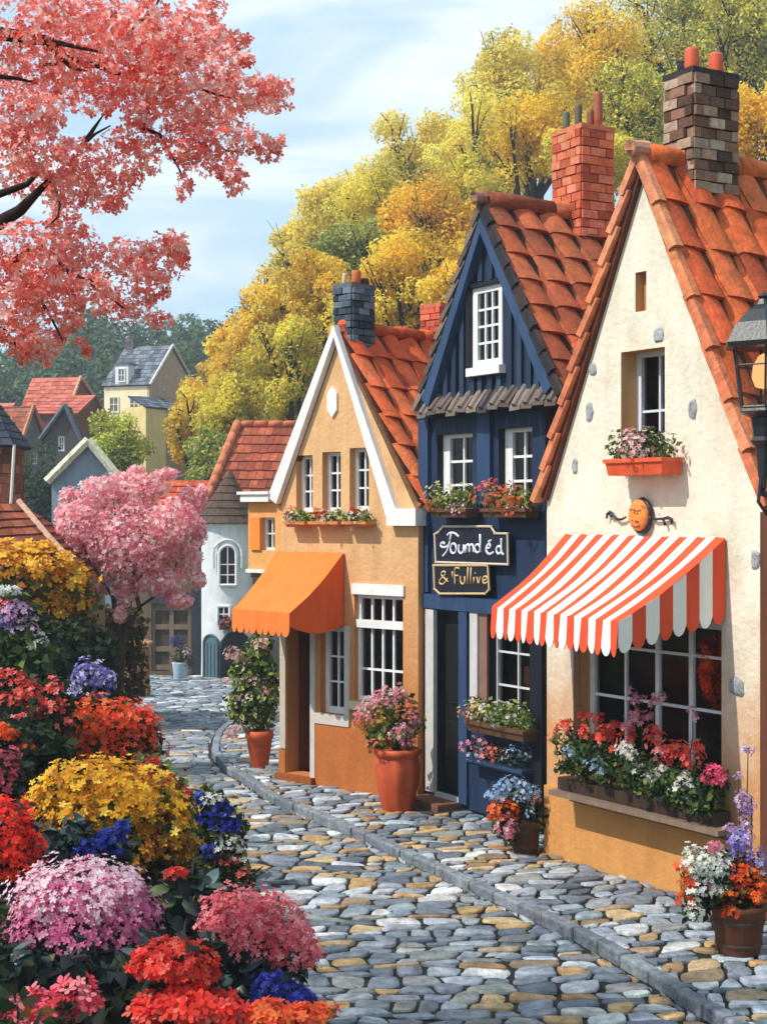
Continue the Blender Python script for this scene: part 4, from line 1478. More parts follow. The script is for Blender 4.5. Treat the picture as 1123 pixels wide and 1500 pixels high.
def potted(label, base, prof, col, mat, wob, blobs_leaf, nl, ls, gp, blooms, cat='potted plant', group='potted plants by the doors', staves=0, name='potted_plant', stemn=6, ltm=LEAF):
    t = thing(name, label, cat, base, group)
    mb = MB()
    mb.lathe(Vector(base), prof, 40, col, 0, wob)
    top = max(z for r, z in prof) * .93
    po = mb.build('pot', M[mat], t, True)
    if staves:
        hb = MB()
        for z0 in (.25, .8):
            z = prof[-1][1] * z0
            rr = np.interp(z, [q[1] for q in prof[:4]], [q[0] for q in prof[:4]]) + .006
            hb.lathe(Vector(base), [(rr, z - .015), (rr + .004, z), (rr, z + .015)], 32, (.05, .035, .025))
        hb.build('hoop', M['plain'], po, True)
    sb = MB()
    rr = prof[0][0]
    sb.lathe(Vector(base) + Vector((0, 0, top)), [(rr * 1.05, -.01), (.001, .02)], 16, srgb(40, 30, 24))
    sb.build('soil', M['soil'], t)
    mb = MB()
    for c, r in blobs_leaf[:stemn]:
        b0 = Vector(base) + Vector((random.uniform(-.5, .5) * rr, random.uniform(-.5, .5) * rr, top))
        mb.tube([b0, b0.lerp(Vector(c), .5) + Vector((0, 0, .04)), Vector(c)], [.014, .010, .005], 6, srgb(74, 78, 44))
    mb.build('stems', M['bark'], t)
    leaves(t, 'foliage', blobs_leaf, nl, ls, gp, ltm, lo=.25)
    for nm, bl, n, size, pal in blooms:
        bloom(t, nm, [(Vector(c) + Vector((-.06, -.17, .03)), np.asarray(r) * 1.12) for c, r in bl], int(n * 1.3), size * 1.1, pal, FL5, -.8, .75)
    return t


def pb(lst, d):
    """blobs from photo positions and pixel radii at one depth"""
    return [(at(x, y, d), (rx * d / F, max(rx, ry) * .8 * d / F, ry * d / F)) for x, y, rx, ry in lst]


# big urn with pink flowers
b = (.17, 18.95, 0)
potted('large ribbed terracotta urn of pink flowers between the ochre and blue houses', b,
       [(.17, 0), (.185, .03), (.25, .34), (.27, .52), (.245, .63), (.24, .66), (.28, .68), (.285, .74), (.25, .755), (.22, .72), (.2, .6)], srgb(190, 80, 42), 'terracotta', .035,
       pb([(572, 1075, 40, 28), (555, 1060, 26, 26), (592, 1062, 28, 28), (572, 1040, 30, 30), (590, 1030, 18, 22), (560, 1085, 24, 18)], 18.95), 1250, .085, G_FRESH,
       [('pink_blossoms', pb([(590, 1074, 16, 12), (570, 1025, 18, 12), (592, 1018, 10, 12), (542, 1048, 14, 14), (608, 1060, 12, 14), (604, 1086, 9, 9), (550, 1030, 10, 9), (619, 1060, 5, 5)], 18.95), 300, .05, C_PINK),
        ('salmon_blossoms', pb([(600, 1040, 16, 16), (560, 1092, 16, 9), (538, 1060, 9, 12)], 18.95), 110, .05, [(srgb(236, 140, 104), 2), (srgb(224, 112, 84), 1)]),
        ('yellow_blossoms', pb([(560, 1050, 14, 14)], 18.95), 40, .045, [(srgb(232, 196, 92), 1)])])
# tall plant in small pot
b = (-1.79, 22.7, -.08)
potted('tall leafy shrub with pale pink flowers in a small clay pot by the ochre doorway', b,
       [(.12, 0), (.13, .02), (.185, .40), (.205, .42), (.205, .52), (.18, .525), (.15, .48)], srgb(200, 88, 44), 'terracotta', 0,
       pb([(375, 1045, 30, 26), (365, 1020, 34, 30), (385, 990, 26, 34), (360, 985, 26, 30), (378, 955, 22, 26), (350, 1040, 20, 22), (395, 1020, 16, 30), (388, 940, 16, 14)], 22.7), 1900, .10, G_FRESH + [(srgb(206, 214, 140), 2), (srgb(52, 70, 40), 3)],
       [('pink_blossoms', pb([(348, 958, 10, 8), (362, 965, 10, 8), (390, 945, 10, 8), (378, 1000, 8, 8), (395, 1012, 8, 8), (363, 1022, 8, 8), (345, 1075, 10, 8), (355, 1068, 8, 5), (340, 1000, 6, 6)], 22.7), 150, .06, [(srgb(244, 206, 200), 3), (srgb(236, 176, 176), 2)]),
        ('white_blossoms', pb([(370, 985, 8, 8), (362, 1000, 8, 8), (352, 1030, 14, 10), (375, 1030, 12, 14)], 22.7), 60, .05, [(srgb(244, 240, 210), 1)])], stemn=8)
# pot beside blue house
b = (1.50, 16.62, 0)
potted('small brown pot of pale blue and orange flowers at the blue house corner', b,
       [(.12, 0), (.13, .02), (.16, .28), (.175, .30), (.175, .35), (.15, .355), (.13, .3)], srgb(86, 50, 32), 'wood', 0,
       pb([(760, 1195, 32, 30), (745, 1205, 24, 30), (778, 1195, 22, 30), (760, 1175, 30, 22)], 16.62), 1100, .075, G_DARK + G_MID,
       [('blue_blossoms', pb([(735, 1162, 15, 10), (752, 1146, 12, 9), (772, 1150, 8, 8), (770, 1166, 12, 10), (789, 1158, 7, 8), (782, 1185, 6, 10)], 16.62), 210, .042, C_SKYB),
        ('orange_blossoms', pb([(745, 1186, 18, 14), (728, 1190, 8, 10)], 16.62), 120, .045, C_ORANGE),
        ('pink_blossoms', pb([(748, 1207, 16, 12), (752, 1220, 8, 8), (792, 1172, 5, 5)], 16.62), 110, .045, C_PINK)], staves=1)
# pot front right
b = (2.90, 12.84, 0)
potted('wooden tub of white and orange flowers with tall lilac spikes before the cream house', b,
       [(.165, 0), (.175, .02), (.215, .34), (.23, .36), (.23, .40), (.2, .405), (.18, .34)], srgb(96, 54, 32), 'wood', .02,
       pb([(1060, 1295, 52, 36), (1030, 1290, 32, 40), (1095, 1300, 30, 40), (1060, 1270, 44, 26), (1020, 1325, 24, 22), (1090, 1330, 30, 18)], 12.84), 1700, .075, G_DARK + G_MID,
       [('white_blossoms', pb([(1040, 1262, 22, 20), (1018, 1262, 14, 20), (1032, 1295, 22, 16), (1055, 1270, 18, 18), (1022, 1330, 10, 16), (1055, 1300, 12, 8)], 12.84), 460, .04, C_WHITE + [(srgb(206, 222, 206), 2)]),
        ('orange_blossoms', pb([(1092, 1278, 20, 16), (1078, 1305, 18, 10), (1012, 1292, 12, 10), (1008, 1316, 12, 10), (1112, 1305, 12, 20), (1005, 1268, 10, 8), (1074, 1332, 14, 8), (1100, 1300, 10, 10)], 12.84), 330, .045, C_ORANGE),
        ('pink_blossoms', pb([(1051, 1240, 10, 8), (1048, 1297, 8, 7)], 12.84), 60, .04, C_PINK),
        ('violet_blossoms', pb([(1088, 1232, 16, 16), (1111, 1258, 13, 18), (1085, 1244, 10, 9)], 12.84), 180, .04, C_VIOLET),
        ], staves=1, stemn=6)
for bb, n_ in (([(1094, 1096, 10, 6), (1097, 1103, 5, 5)], 26), ([(1080, 1138, 7, 7)], 14), ([(1088, 1172, 11, 14), (1096, 1178, 9, 14), (1090, 1192, 9, 10), (1092, 1208, 9, 10)], 150), ([(1068, 1213, 8, 7)], 24)):
    bloom(bpy.data.objects['potted_plant.003'], 'flower_spike', pb(bb, 12.84), n_, .044, C_LILAC, FL5, -.8, .5)
for x0, x1, y1 in ((1085, 1095, 1094), (1078, 1081, 1138), (1095, 1100, 1165), (1072, 1068, 1210)):
    sb = MB()
    sb.tube([at(x0, 1290, 12.84), at((x0 + x1) / 2 + 3, (1290 + y1) / 2, 12.84), at(x1, y1, 12.84)], [.008, .006, .004], 5, srgb(80, 100, 60))
    sb.build('stem', M['leaf'], bpy.data.objects['potted_plant.003'])
# far bucket
b = (-5.93, 45.9, grade(45.9))
potted('pale bucket of violet flowers in front of the brown timber gate', b,
       [(.18, 0), (.19, .02), (.24, .42), (.25, .45), (.22, .46), (.2, .4)], srgb(176, 196, 214), 'plain', 0,
       pb([(263, 962, 11, 14), (268, 955, 9, 12), (275, 965, 8, 16)], 45.9), 420, .12, [(srgb(120, 112, 92), 2), (srgb(90, 88, 70), 2), (srgb(170, 160, 140), 1)],
       [('violet_blossoms', pb([(263, 942, 8, 7), (266, 936, 6, 4)], 45.9), 60, .09, [(srgb(72, 74, 132), 2), (srgb(110, 112, 170), 1)]),
        ('pale_blossoms', pb([(277, 958, 5, 10)], 45.9), 24, .09, [(srgb(226, 200, 200), 1)])])

# ------------------------------------------------------------------ garden on the left
G_BLUE = [(srgb(26, 40, 38), 4), (srgb(38, 56, 54), 3), (srgb(60, 82, 82), 2), (srgb(84, 106, 104), 1)]
G_BROWN = [(srgb(96, 74, 34), 2), (srgb(78, 70, 36), 2), (srgb(120, 86, 34), 1), (srgb(50, 54, 32), 2)]


def shrub(label, d, body, leafpal, nl, ls, blooms, cat='shrub', name='flowering_shrub', group='flowering shrubs in the garden bed', ltm=LEAF, lm='leaf', filler=True, lo=.25):
    """body: photo ellipses at depth d; foliage also fills down to the soil"""
    bl = pb(body, d)
    c0 = sum((Vector(c) for c, r in bl), Vector()) / len(bl)
    zb = terrain(c0.x, c0.y)
    t = thing(name, label, cat, (c0.x, c0.y, zb), group)
    mb = MB()
    full = list(bl)
    for c, r in bl:
        c = Vector(c)
        foot = Vector((lerp(c.x, c0.x, .4), lerp(c.y, c0.y, .4), zb - .05))
        mb.tube([foot, foot.lerp(c, .5) + Vector((.03, 0, .02)), c], [.022, .016, .007], 6, srgb(66, 58, 40))
        if filler and c.z - r[2] > zb + .1:
            h = (c.z - zb) / 2
            full.append(((c.x, c.y, zb + h), (r[0] * .85, r[1] * .85, h)))
    mb.build('stems', M['bark'], t)
    if name == 'flowering_shrub' and cat == 'shrub':      # sprigs that come through the blossom
        for b_ in blooms:
            for c, r in pb([q[:4] for q in b_[1]], d):
                pp, qq = blob(c, r, 6, .93, -.1, 1.05)
                full += [(p_, (.07, .07, .06)) for p_ in pp]
    leaves(t, 'foliage', full, int(nl * 1.2), ls, leafpal, ltm, lo=lo, mat=lm)
    for nm, bb, n, size, pal, tm in blooms:
        bloom(t, nm, [(Vector(c) + Vector((0, -.09, .03)), np.asarray(r) * 1.04) for c, r in pb([q[:4] for q in bb], d)], int(n * 1.45), size * .92, pal, tm, -.45, .8, hi=1.12)
    return t


shrub('pale pink hydrangea with a broad domed flower head at the lower left', 11.0, [(125, 1375, 80, 50), (60, 1400, 50, 50), (190, 1390, 50, 50)], G_BLUE, 420, .17,
      [('blossoms', [(125, 1345, 92, 62), (70, 1340, 44, 50), (185, 1350, 46, 56)], 1500, .052, [(srgb(226, 128, 170), 3), (srgb(240, 170, 196), 2), (srgb(206, 96, 146), 2)], FL4),
       ('pale_blossoms', [(120, 1312, 82, 48), (75, 1320, 44, 40), (165, 1318, 44, 44)], 800, .05, [(srgb(246, 212, 224), 3), (srgb(250, 232, 236), 2), (srgb(240, 188, 206), 1)], FL4)], 'hydrangea', ltm=BROAD, lm='gloss_leaf')
shrub('coral pink hydrangea leaning over the edge of the cobbles', 10.9, [(370, 1400, 50, 36), (420, 1420, 34, 30), (340, 1420, 40, 40)], G_BLUE, 300, .15,
      [('blossoms', [(360, 1350, 56, 44), (400, 1370, 56, 50), (432, 1400, 36, 36), (330, 1345, 32, 30)], 1500, .046, [(srgb(246, 132, 142), 4), (srgb(238, 104, 122), 2), (srgb(250, 170, 172), 3), (srgb(226, 74, 92), 1)], FL4)], 'hydrangea', ltm=BROAD, lm='gloss_leaf')
shrub('big golden yellow flower mound beside the street', 13.6, [(170, 1200, 100, 60), (110, 1190, 50, 50), (230, 1230, 60, 50), (150, 1250, 60, 40)], G_BROWN + G_MID, 1500, .10,
      [('blossoms', [(135, 1150, 66, 36), (185, 1165, 66, 40), (85, 1180, 40, 34), (230, 1195, 48, 40), (150, 1190, 80, 40)], 950, .088, C_YEL, FL5),
       ('rust_blossoms', [(190, 1240, 80, 50), (240, 1240, 46, 46), (130, 1210, 60, 40)], 500, .085, C_RUST + [(srgb(214, 156, 44), 2)], FL5)], ltm=LEAF)
shrub('orange red flower mound behind the golden yellow mound', 17.0, [(160, 1085, 66, 46), (200, 1095, 36, 40), (115, 1085, 36, 36)], G_BROWN + G_MID, 1200, .11,
      [('blossoms', [(150, 1062, 62, 34), (185, 1075, 46, 40), (120, 1075, 40, 30), (165, 1095, 60, 34)], 900, .075, [(srgb(240, 92, 40), 4), (srgb(228, 66, 36), 3), (srgb(246, 130, 76), 2), (srgb(190, 84, 44), 1)], FL5),
       ('pink_blossoms', [(205, 1060, 26, 22), (216, 1080, 16, 14)], 90, .07, C_CORAL, FL5)])
shrub('coral geraniums above dark leaves at the left edge', 16.4, [(45, 1050, 60, 50), (80, 1050, 30, 40), (15, 1040, 40, 40)], G_DARK, 900, .12,
      [('blossoms', [(25, 1000, 18, 14), (45, 1018, 22, 16), (82, 1012, 12, 14), (60, 1035, 16, 12), (80, 1040, 14, 20), (20, 1030, 20, 12), (40, 1050, 20, 10), (95, 1062, 12, 8), (10, 990, 12, 8)], 420, .07, C_CORAL, FL5)])
shrub('small orange starry flowers low at the left edge', 14.6, [(30, 1095, 50, 40), (70, 1110, 40, 36), (10, 1110, 30, 36)], G_DARK, 700, .13,
      [('blossoms', [(12, 1080, 14, 12), (45, 1102, 11, 10)], 90, .07, C_ORANGE, FLD)], 'flowers', 'flowering_plant')
shrub('dusky maroon pink flowers at the left edge beside the golden mound', 13.9, [(15, 1150, 40, 40)], G_DARK, 420, .11,
      [('blossoms', [(8, 1140, 26, 34), (35, 1178, 12, 10)], 190, .06, [(srgb(176, 74, 96), 2), (srgb(140, 56, 74), 2), (srgb(214, 90, 120), 1)], FL4)], 'flowers', 'flowering_plant')
shrub('bright scarlet flower head cut by the left edge of the picture', 12.2, [(15, 1260, 44, 50)], G_BLUE, 300, .14,
      [('blossoms', [(10, 1235, 46, 52), (28, 1270, 34, 40)], 900, .056, [(srgb(240, 66, 44), 4), (srgb(222, 42, 36), 3), (srgb(246, 104, 70), 1)], FL5)], ltm=BROAD, lm='gloss_leaf')
shrub('deep blue flowers between the golden mound and the pale hydrangea', 12.4, [(110, 1235, 40, 32), (160, 1245, 36, 26)], G_BLUE, 380, .13,
      [('blossoms', [(132, 1248, 16, 14), (165, 1232, 18, 12), (180, 1216, 10, 10), (168, 1250, 10, 8)], 190, .058, C_BLUE, FLD)], 'flowers', 'flowering_plant', ltm=BROAD, lm='gloss_leaf')
shrub('blue and white flowers spilling on to the street edge', 15.2, [(320, 1225, 40, 40), (300, 1195, 30, 30), (340, 1255, 24, 24)], G_FRESH + G_DARK, 800, .10,
      [('blossoms', [(323, 1188, 16, 12), (295, 1175, 12, 10), (330, 1210, 20, 9), (305, 1200, 14, 9), (310, 1250, 10, 12), (344, 1212, 10, 9)], 260, .062, C_BLUE, FLD),
       ('white_blossoms', [(310, 1172, 20, 8), (335, 1238, 20, 16), (350, 1255, 14, 10)], 110, .055, C_WHITE, FL5), ('pink_blossoms', [(328, 1260, 10, 9), (357, 1282, 8, 7), (345, 1262, 8, 8)], 60, .058, C_CORAL, FL5)])
shrub('crimson flowers on the street side of the golden mound', 15.6, [(240, 1150, 30, 30), (262, 1170, 24, 24)], G_MID, 420, .10,
      [('blossoms', [(224, 1124, 12, 12), (238, 1145, 20, 12), (262, 1165, 22, 10), (225, 1152, 14, 10)], 210, .062, C_RED + [(srgb(226, 120, 130), 2)], FL5)])
shrub('violet and white stocks below the pink blossom tree', 19.6, [(135, 1010, 34, 34), (160, 1030, 30, 24)], G_DARK, 520, .12,
      [('blossoms', [(135, 995, 26, 24), (118, 1012, 14, 18), (155, 1000, 16, 18), (140, 1020, 20, 12)], 420, .066, C_VIOLET + [(srgb(240, 240, 250), 1)], FL4)], 'flowers', 'flowering_plant')
shrub('lilac, white and rose phlox high at the left edge', 18.6, [(30, 930, 50, 50), (50, 960, 50, 40), (10, 960, 40, 40)], G_MID[:3] + G_DARK, 900, .14,
      [('lilac_blossoms', [(30, 905, 22, 16), (38, 925, 18, 16), (25, 895, 20, 10)], 200, .07, C_LILAC, FL4), ('white_blossoms', [(15, 870, 18, 9), (60, 946, 12, 16), (48, 915, 10, 9)], 110, .07, C_WHITE, FL4),
       ('rose_blossoms', [(6, 892, 12, 10)], 40, .07, C_CORAL, FL4), ('violet_blossoms', [(6, 920, 14, 14)], 60, .07, C_VIOLET, FL4)])
shrub('golden rust bush standing below the brick turret', 22.5, [(60, 860, 80, 50), (110, 880, 40, 40), (20, 850, 50, 40), (90, 930, 60, 50)], C_RUST + G_BROWN + G_MID, 2800, .12,
      [('golden_leaves', [(45, 835, 60, 28), (90, 850, 40, 24), (20, 820, 40, 22), (105, 880, 30, 22), (75, 895, 40, 20), (60, 810, 26, 12)], 900, .13, C_YEL + C_RUST[:1], FL4)], name='autumn_bush', cat='bush', group='bushes')
shrub('dark green bush between the phlox and the pink tree trunk', 22.0, [(110, 950, 50, 50), (70, 960, 40, 40), (145, 965, 30, 44)], G_DARK + [(srgb(70, 70, 36), 1)], 2000, .13, [], name='evergreen_bush', cat='bush', group='bushes')
shrub('brown autumn hedge bush behind the pink tree trunk', 33.0, [(140, 930, 40, 50), (165, 935, 26, 50), (195, 915, 24, 26)], G_BROWN, 2000, .17, [], name='autumn_bush', cat='bush', group='bushes')
shrub('vermilion azalea head at the bottom left of the cobbles', 10.0, [(260, 1450, 50, 40)], G_BLUE, 260, .15,
      [('blossoms', [(258, 1412, 50, 34), (282, 1436, 34, 36), (232, 1416, 28, 26)], 760, .06, [(srgb(242, 78, 62), 4), (srgb(246, 120, 100), 2), (srgb(214, 42, 46), 2)], FL5)], ltm=BROAD, lm='gloss_leaf')
shrub('large scarlet ruffled flowers along the bottom edge of the picture', 9.9, [(280, 1500, 60, 24)], G_BLUE, 160, .14,
      [('blossoms', [(232, 1482, 30, 28), (285, 1476, 40, 30), (330, 1484, 28, 28)], 170, .13, [(srgb(242, 74, 60), 4), (srgb(248, 120, 104), 2), (srgb(226, 50, 46), 2)], FL5)], 'flowers', 'flowering_plant', ltm=BROAD, lm='gloss_leaf')
shrub('rose pink broad petalled flowers in the bottom left corner', 9.9, [(80, 1500, 70, 24)], G_BLUE, 260, .15,
      [('blossoms', [(60, 1490, 52, 22), (118, 1468, 28, 26), (60, 1470, 16, 16), (30, 1496, 26, 14)], 150, .14, [(srgb(232, 104, 124), 3), (srgb(240, 150, 160), 2), (srgb(220, 72, 84), 1)], FL5)], 'flowers', 'flowering_plant', ltm=BROAD, lm='gloss_leaf')
shrub('orange flowers at the bottom edge next to the cobbles', 9.9, [(425, 1510, 50, 20)], G_BLUE, 120, .11,
      [('blossoms', [(400, 1488, 30, 18), (455, 1490, 28, 16)], 130, .09, [(srgb(248, 130, 70), 3), (srgb(240, 96, 64), 2)], FL5)], 'flowers', 'flowering_plant')
shrub('dark blue flowers below the coral hydrangea', 10.3, [(410, 1470, 40, 28)], G_BLUE, 220, .11,
      [('blossoms', [(400, 1455, 28, 22), (435, 1465, 20, 16)], 210, .052, C_BLUE, FLD)], 'flowers', 'flowering_plant')
shrub('dark blue green leafy plant left of the coral hydrangea', 11.4, [(290, 1320, 44, 36), (262, 1345, 36, 44), (270, 1300, 30, 24)], G_BLUE + G_MID[:1], 420, .17,
      [('red_blossoms', [(262, 1284, 14, 10)], 46, .055, C_RED, FL5)], 'plant', 'leafy_plant', ltm=BROAD, lm='gloss_leaf', group='leafy plants')
shrub('glossy dark leafy plant below the pale pink hydrangea', 10.4, [(40, 1430, 56, 34), (110, 1435, 46, 30), (175, 1440, 40, 28)], G_BLUE + [(srgb(86, 84, 40), 1)], 420, .15, [], 'plant', 'leafy_plant', ltm=BROAD, lm='gloss_leaf', group='leafy plants')

# ground cover on the bank
P = []
while len(P) < 15000:
    y = random.uniform(9, 34)
    x = pl(XL, y) - random.uniform(.02, 3.6 + .03 * y) * random.random() ** .6
    P.append((x, y, terrain(x, y) + random.uniform(.0, .30) * min(1, (pl(XL, y) - x) * 1.5)))
P = np.array(P)
o = scatter('ground_cover', LEAF, P, np.tile([0, -.3, 1.0], (len(P), 1)), .12 * RNG.uniform(.6, 1.5, len(P)), pick(G_DARK + G_BROWN[2:], len(P), .25), M['leaf'], None, .7)
o['kind'] = 'stuff'

# ------------------------------------------------------------------ trees
PINK_T = [(srgb(248, 152, 140), 4), (srgb(242, 126, 112), 3), (srgb(250, 184, 174), 3), (srgb(254, 218, 210), 2), (srgb(230, 98, 84), 1.5)]
root = thing('blossom_tree', 'large coral pink blossom tree reaching in from the upper left', 'tree', (-3.9, 9.6, terrain(-3.9, 9.6)))
mb = MB()
BK = srgb(46, 36, 36)
D0 = 9.2


def br3(pts, r0, r1, dd=0.0):
    n = len(pts)
    mb.tube([at(x, y, D0 + dd * i / max(1, n - 1)) for i, (x, y) in enumerate(pts)], [lerp(r0, r1, i / (n - 1)) for i in range(n)], 8, BK)


mb.tube([Vector((-3.9, 9.6, terrain(-3.9, 9.6) - .2)), Vector((-3.75, 9.5, 2.2)), Vector((-3.45, 9.4, 4.0)), Vector((-3.3, 9.3, 5.3)), Vector((-3.2, 9.3, 6.8))], [.30, .24, .20, .16, .08], 12, BK)
mb.tube([Vector((-3.4, 9.35, 4.6)), at(-120, 170, D0), at(-40, 70, D0)], [.12, .08, .05], 8, BK)
br3([(-40, 70), (0, 49), (45, 56), (72, 60), (92, 85), (135, 92), (165, 105), (192, 116)], .05, .012, .4)
br3([(70, 60), (110, 68), (150, 77)], .018, .006, -.3)
br3([(92, 86), (105, 100), (127, 104)], .015, .005, .2)
br3([(60, 95), (85, 94)], .012, .006)
mb.tube([Vector((-3.5, 9.4, 3.9)), at(-140, 380, D0), at(-50, 350, D0)], [.14, .09, .07], 8, BK)
br3([(-50, 350), (0, 326), (30, 308), (55, 282), (78, 258)], .055, .012, -.3)
br3([(-30, 296), (0, 284), (40, 270), (57, 252)], .03, .012)
br3([(78, 262), (88, 300), (85, 318), (66, 336)], .01, .004, -.2)
br3([(-70, 380), (0, 383), (25, 380), (42, 366)], .035, .012, -.3)
br3([(18, 384), (40, 415), (62, 443), (75, 465), (92, 498)], .016, .005, -.5)
br3([(76, 372), (100, 398), (130, 415), (160, 435), (182, 452)], .014, .005, .2)
br3([(100, 400), (125, 408), (148, 416)], .01, .004, -.2)
br3([(-40, 118), (0, 112), (25, 115), (48, 120)], .02, .006)
br3([(240, 127), (275, 124), (310, 136), (348, 146)], .014, .005, .2)
br3([(210, 187), (235, 198), (250, 225), (265, 252)], .014, .005, -.2)
br3([(120, 215), (138, 188), (152, 168)], .018, .004, .3)
br3([(122, 212), (140, 196), (162, 184)], .012, .004, .1)
br3([(186, 47), (210, 28), (228, 12), (236, -10)], .012, .006, -.2)
br3([(305, 82), (318, 78), (333, 73)], .008, .004)
br3([(330, 221), (345, 222), (358, 224)], .008, .004)
br3([(-20, 410), (0, 416), (36, 427)], .012, .005)
br3([(-20, 470), (10, 485), (30, 515)], .012, .005)
mb.build('trunk', M['bark'], root, True)
els = [(60, 40, 110, 60), (150, 40, 90, 60), (220, 55, 80, 55), (270, 60, 60, 40), (310, 25, 22, 40), (318, 60, 24, 24), (350, 62, 22, 14), (365, 88, 10, 8), (335, 88, 30, 16), (250, 110, 70, 34), (320, 112, 40, 14), (360, 130, 46, 22), (405, 128, 30, 16),
       (400, 148, 26, 20), (340, 150, 40, 16), (300, 165, 60, 36), (350, 205, 46, 20), (395, 222, 22, 16), (405, 210, 14, 10), (250, 150, 70, 40), (190, 130, 70, 40), (120, 130, 60, 34), (50, 110, 70, 34), (30, 165, 46, 40), (70, 170, 24, 30), (20, 205, 30, 20),
       (60, 228, 60, 30), (120, 235, 40, 30), (200, 208, 50, 20), (215, 240, 22, 18), (280, 215, 40, 30), (315, 240, 34, 22), (345, 262, 18, 24), (270, 272, 12, 20), (165, 262, 40, 36), (160, 300, 26, 14), (110, 275, 40, 26), (40, 260, 50, 26), (90, 300, 24, 40),
       (40, 385, 60, 60), (100, 360, 46, 40), (130, 385, 60, 30), (190, 375, 40, 26), (250, 355, 26, 18), (230, 385, 44, 26), (265, 378, 16, 14), (215, 420, 36, 24), (190, 450, 40, 22), (235, 470, 22, 12), (130, 430, 50, 30), (70, 430, 50, 34), (30, 450, 50, 34),
       (20, 490, 40, 26), (60, 500, 34, 22), (105, 470, 20, 16), (35, 520, 20, 14), (92, 488, 10, 12), (128, 515, 5, 8), (118, 500, 8, 5), (68, 530, 10, 9), (200, 180, 20, 10)]
P, Q, Cc = [], [], []
for x, y, rx, ry in els:
    dc = D0 + random.uniform(-.5, .9)
    n = int(rx * ry * .155) + 12
    p, q = blob(at(x, y, dc), (rx * dc / F * 1.05, max(rx, ry) * dc / F * 1.2, ry * dc / F * 1.08), n, .15)
    P.append(p)
    Q.append(q + np.array([0, -.3, .3]))
    Cc.append(pick([(c, w * random.uniform(.1, 2.2)) for c, w in PINK_T], len(p), .14))
for k in range(46):      # rest of the crown, out of the picture, thickened to shade the near street
    c = Vector((random.uniform(-6.0, -3.3), random.uniform(7.6, 11.4), random.uniform(5.4, 7.4)))
    p, q = blob(c, (.6, .6, .42), 330, .2)
    P.append(p)
    Q.append(q)
    Cc.append(pick(PINK_T, len(p), .14))
P, Q, Cc = np.concatenate(P), np.concatenate(Q), np.concatenate(Cc)
scatter('crown', FL4, P, Q, .040 * RNG.uniform(.5, 1.6, len(P)), Cc, M['petal'], root, .8)

# the small pink tree at the bend
C_BLOS = [(srgb(252, 184, 192), 4), (srgb(248, 160, 172), 4), (srgb(254, 216, 216), 3), (srgb(255, 244, 238), 2.5), (srgb(236, 132, 146), 1.2)]
root = thing('blossom_tree', 'small round pink cherry tree in blossom at the bend of the street', 'tree', (-5.05, 30, terrain(-5.05, 30)))
mb = MB()
d = 30
tk = lambda pts, rad, c=srgb(60, 44, 40): mb.tube([at(x, y, d + dd) for x, y, dd in pts], rad, 8, c)
tk([(173, 1030, 0), (177, 975, 0), (178, 945, 0), (182, 925, 0)], [.10, .08, .075, .07])
tk([(180, 930, 0), (170, 905, 0), (166, 875, .1), (168, 850, .1), (160, 810, .2)], [.06, .05, .045, .03, .012])
tk([(182, 927, 0), (192, 905, -.1), (205, 893, -.1), (198, 860, -.1), (194, 820, 0), (196, 740, 0)], [.06, .05, .045, .04, .03, .01])
tk([(196, 855, -.1), (212, 835, -.2), (236, 790, -.2), (252, 740, -.3)], [.035, .03, .02, .008])
tk([(200, 892, 0), (225, 875, .1), (248, 850, .1), (262, 820, .1)], [.03, .025, .015, .007])
tk([(168, 880, 0), (150, 850, -.2), (130, 820, -.3), (112, 770, -.3)], [.03, .025, .018, .008])
tk([(195, 830, 0), (180, 790, -.3), (165, 730, -.4)], [.025, .018, .007])
mb.build('trunk', M['bark'], root, True)
els = [(190, 790, 70, 60), (120, 765, 36, 34), (255, 765, 36, 36), (185, 725, 50, 36), (112, 810, 26, 26), (272, 815, 26, 30), (140, 852, 34, 22), (235, 850, 40, 24), (262, 880, 22, 12), (185, 862, 20, 22), (222, 712, 30, 20), (145, 720, 34, 22), (280, 735, 22, 24), (95, 760, 16, 24), (175, 900, 10, 12), (245, 695, 20, 9), (200, 690, 14, 8), (100, 725, 14, 12), (292, 780, 12, 20), (290, 850, 12, 14), (110, 850, 12, 10), (160, 805, 50, 40), (225, 800, 50, 40), (180, 880, 12, 10), (128, 880, 14, 8), (296, 720, 10, 12), (85, 790, 10, 14)]
P, Q, Cc = [], [], []
for x, y, rx, ry in els:
    dc = d + random.uniform(-.5, .5)
    p, q = blob(at(x, y, dc), (rx * d / F, rx * d / F, ry * d / F), int(rx * ry * .8) + 20, .3)
    P.append(p)
    Q.append(q + np.array([0, -.3, .3]))
    Cc.append(pick([(c, w * random.uniform(.3, 1.6)) for c, w in C_BLOS], len(p), .12))
P, Q, Cc = np.concatenate(P), np.concatenate(Q), np.concatenate(Cc)
scatter('crown', FL4, P, Q, .082 * RNG.uniform(.5, 1.5, len(P)), Cc, M['petal'], root, .7)

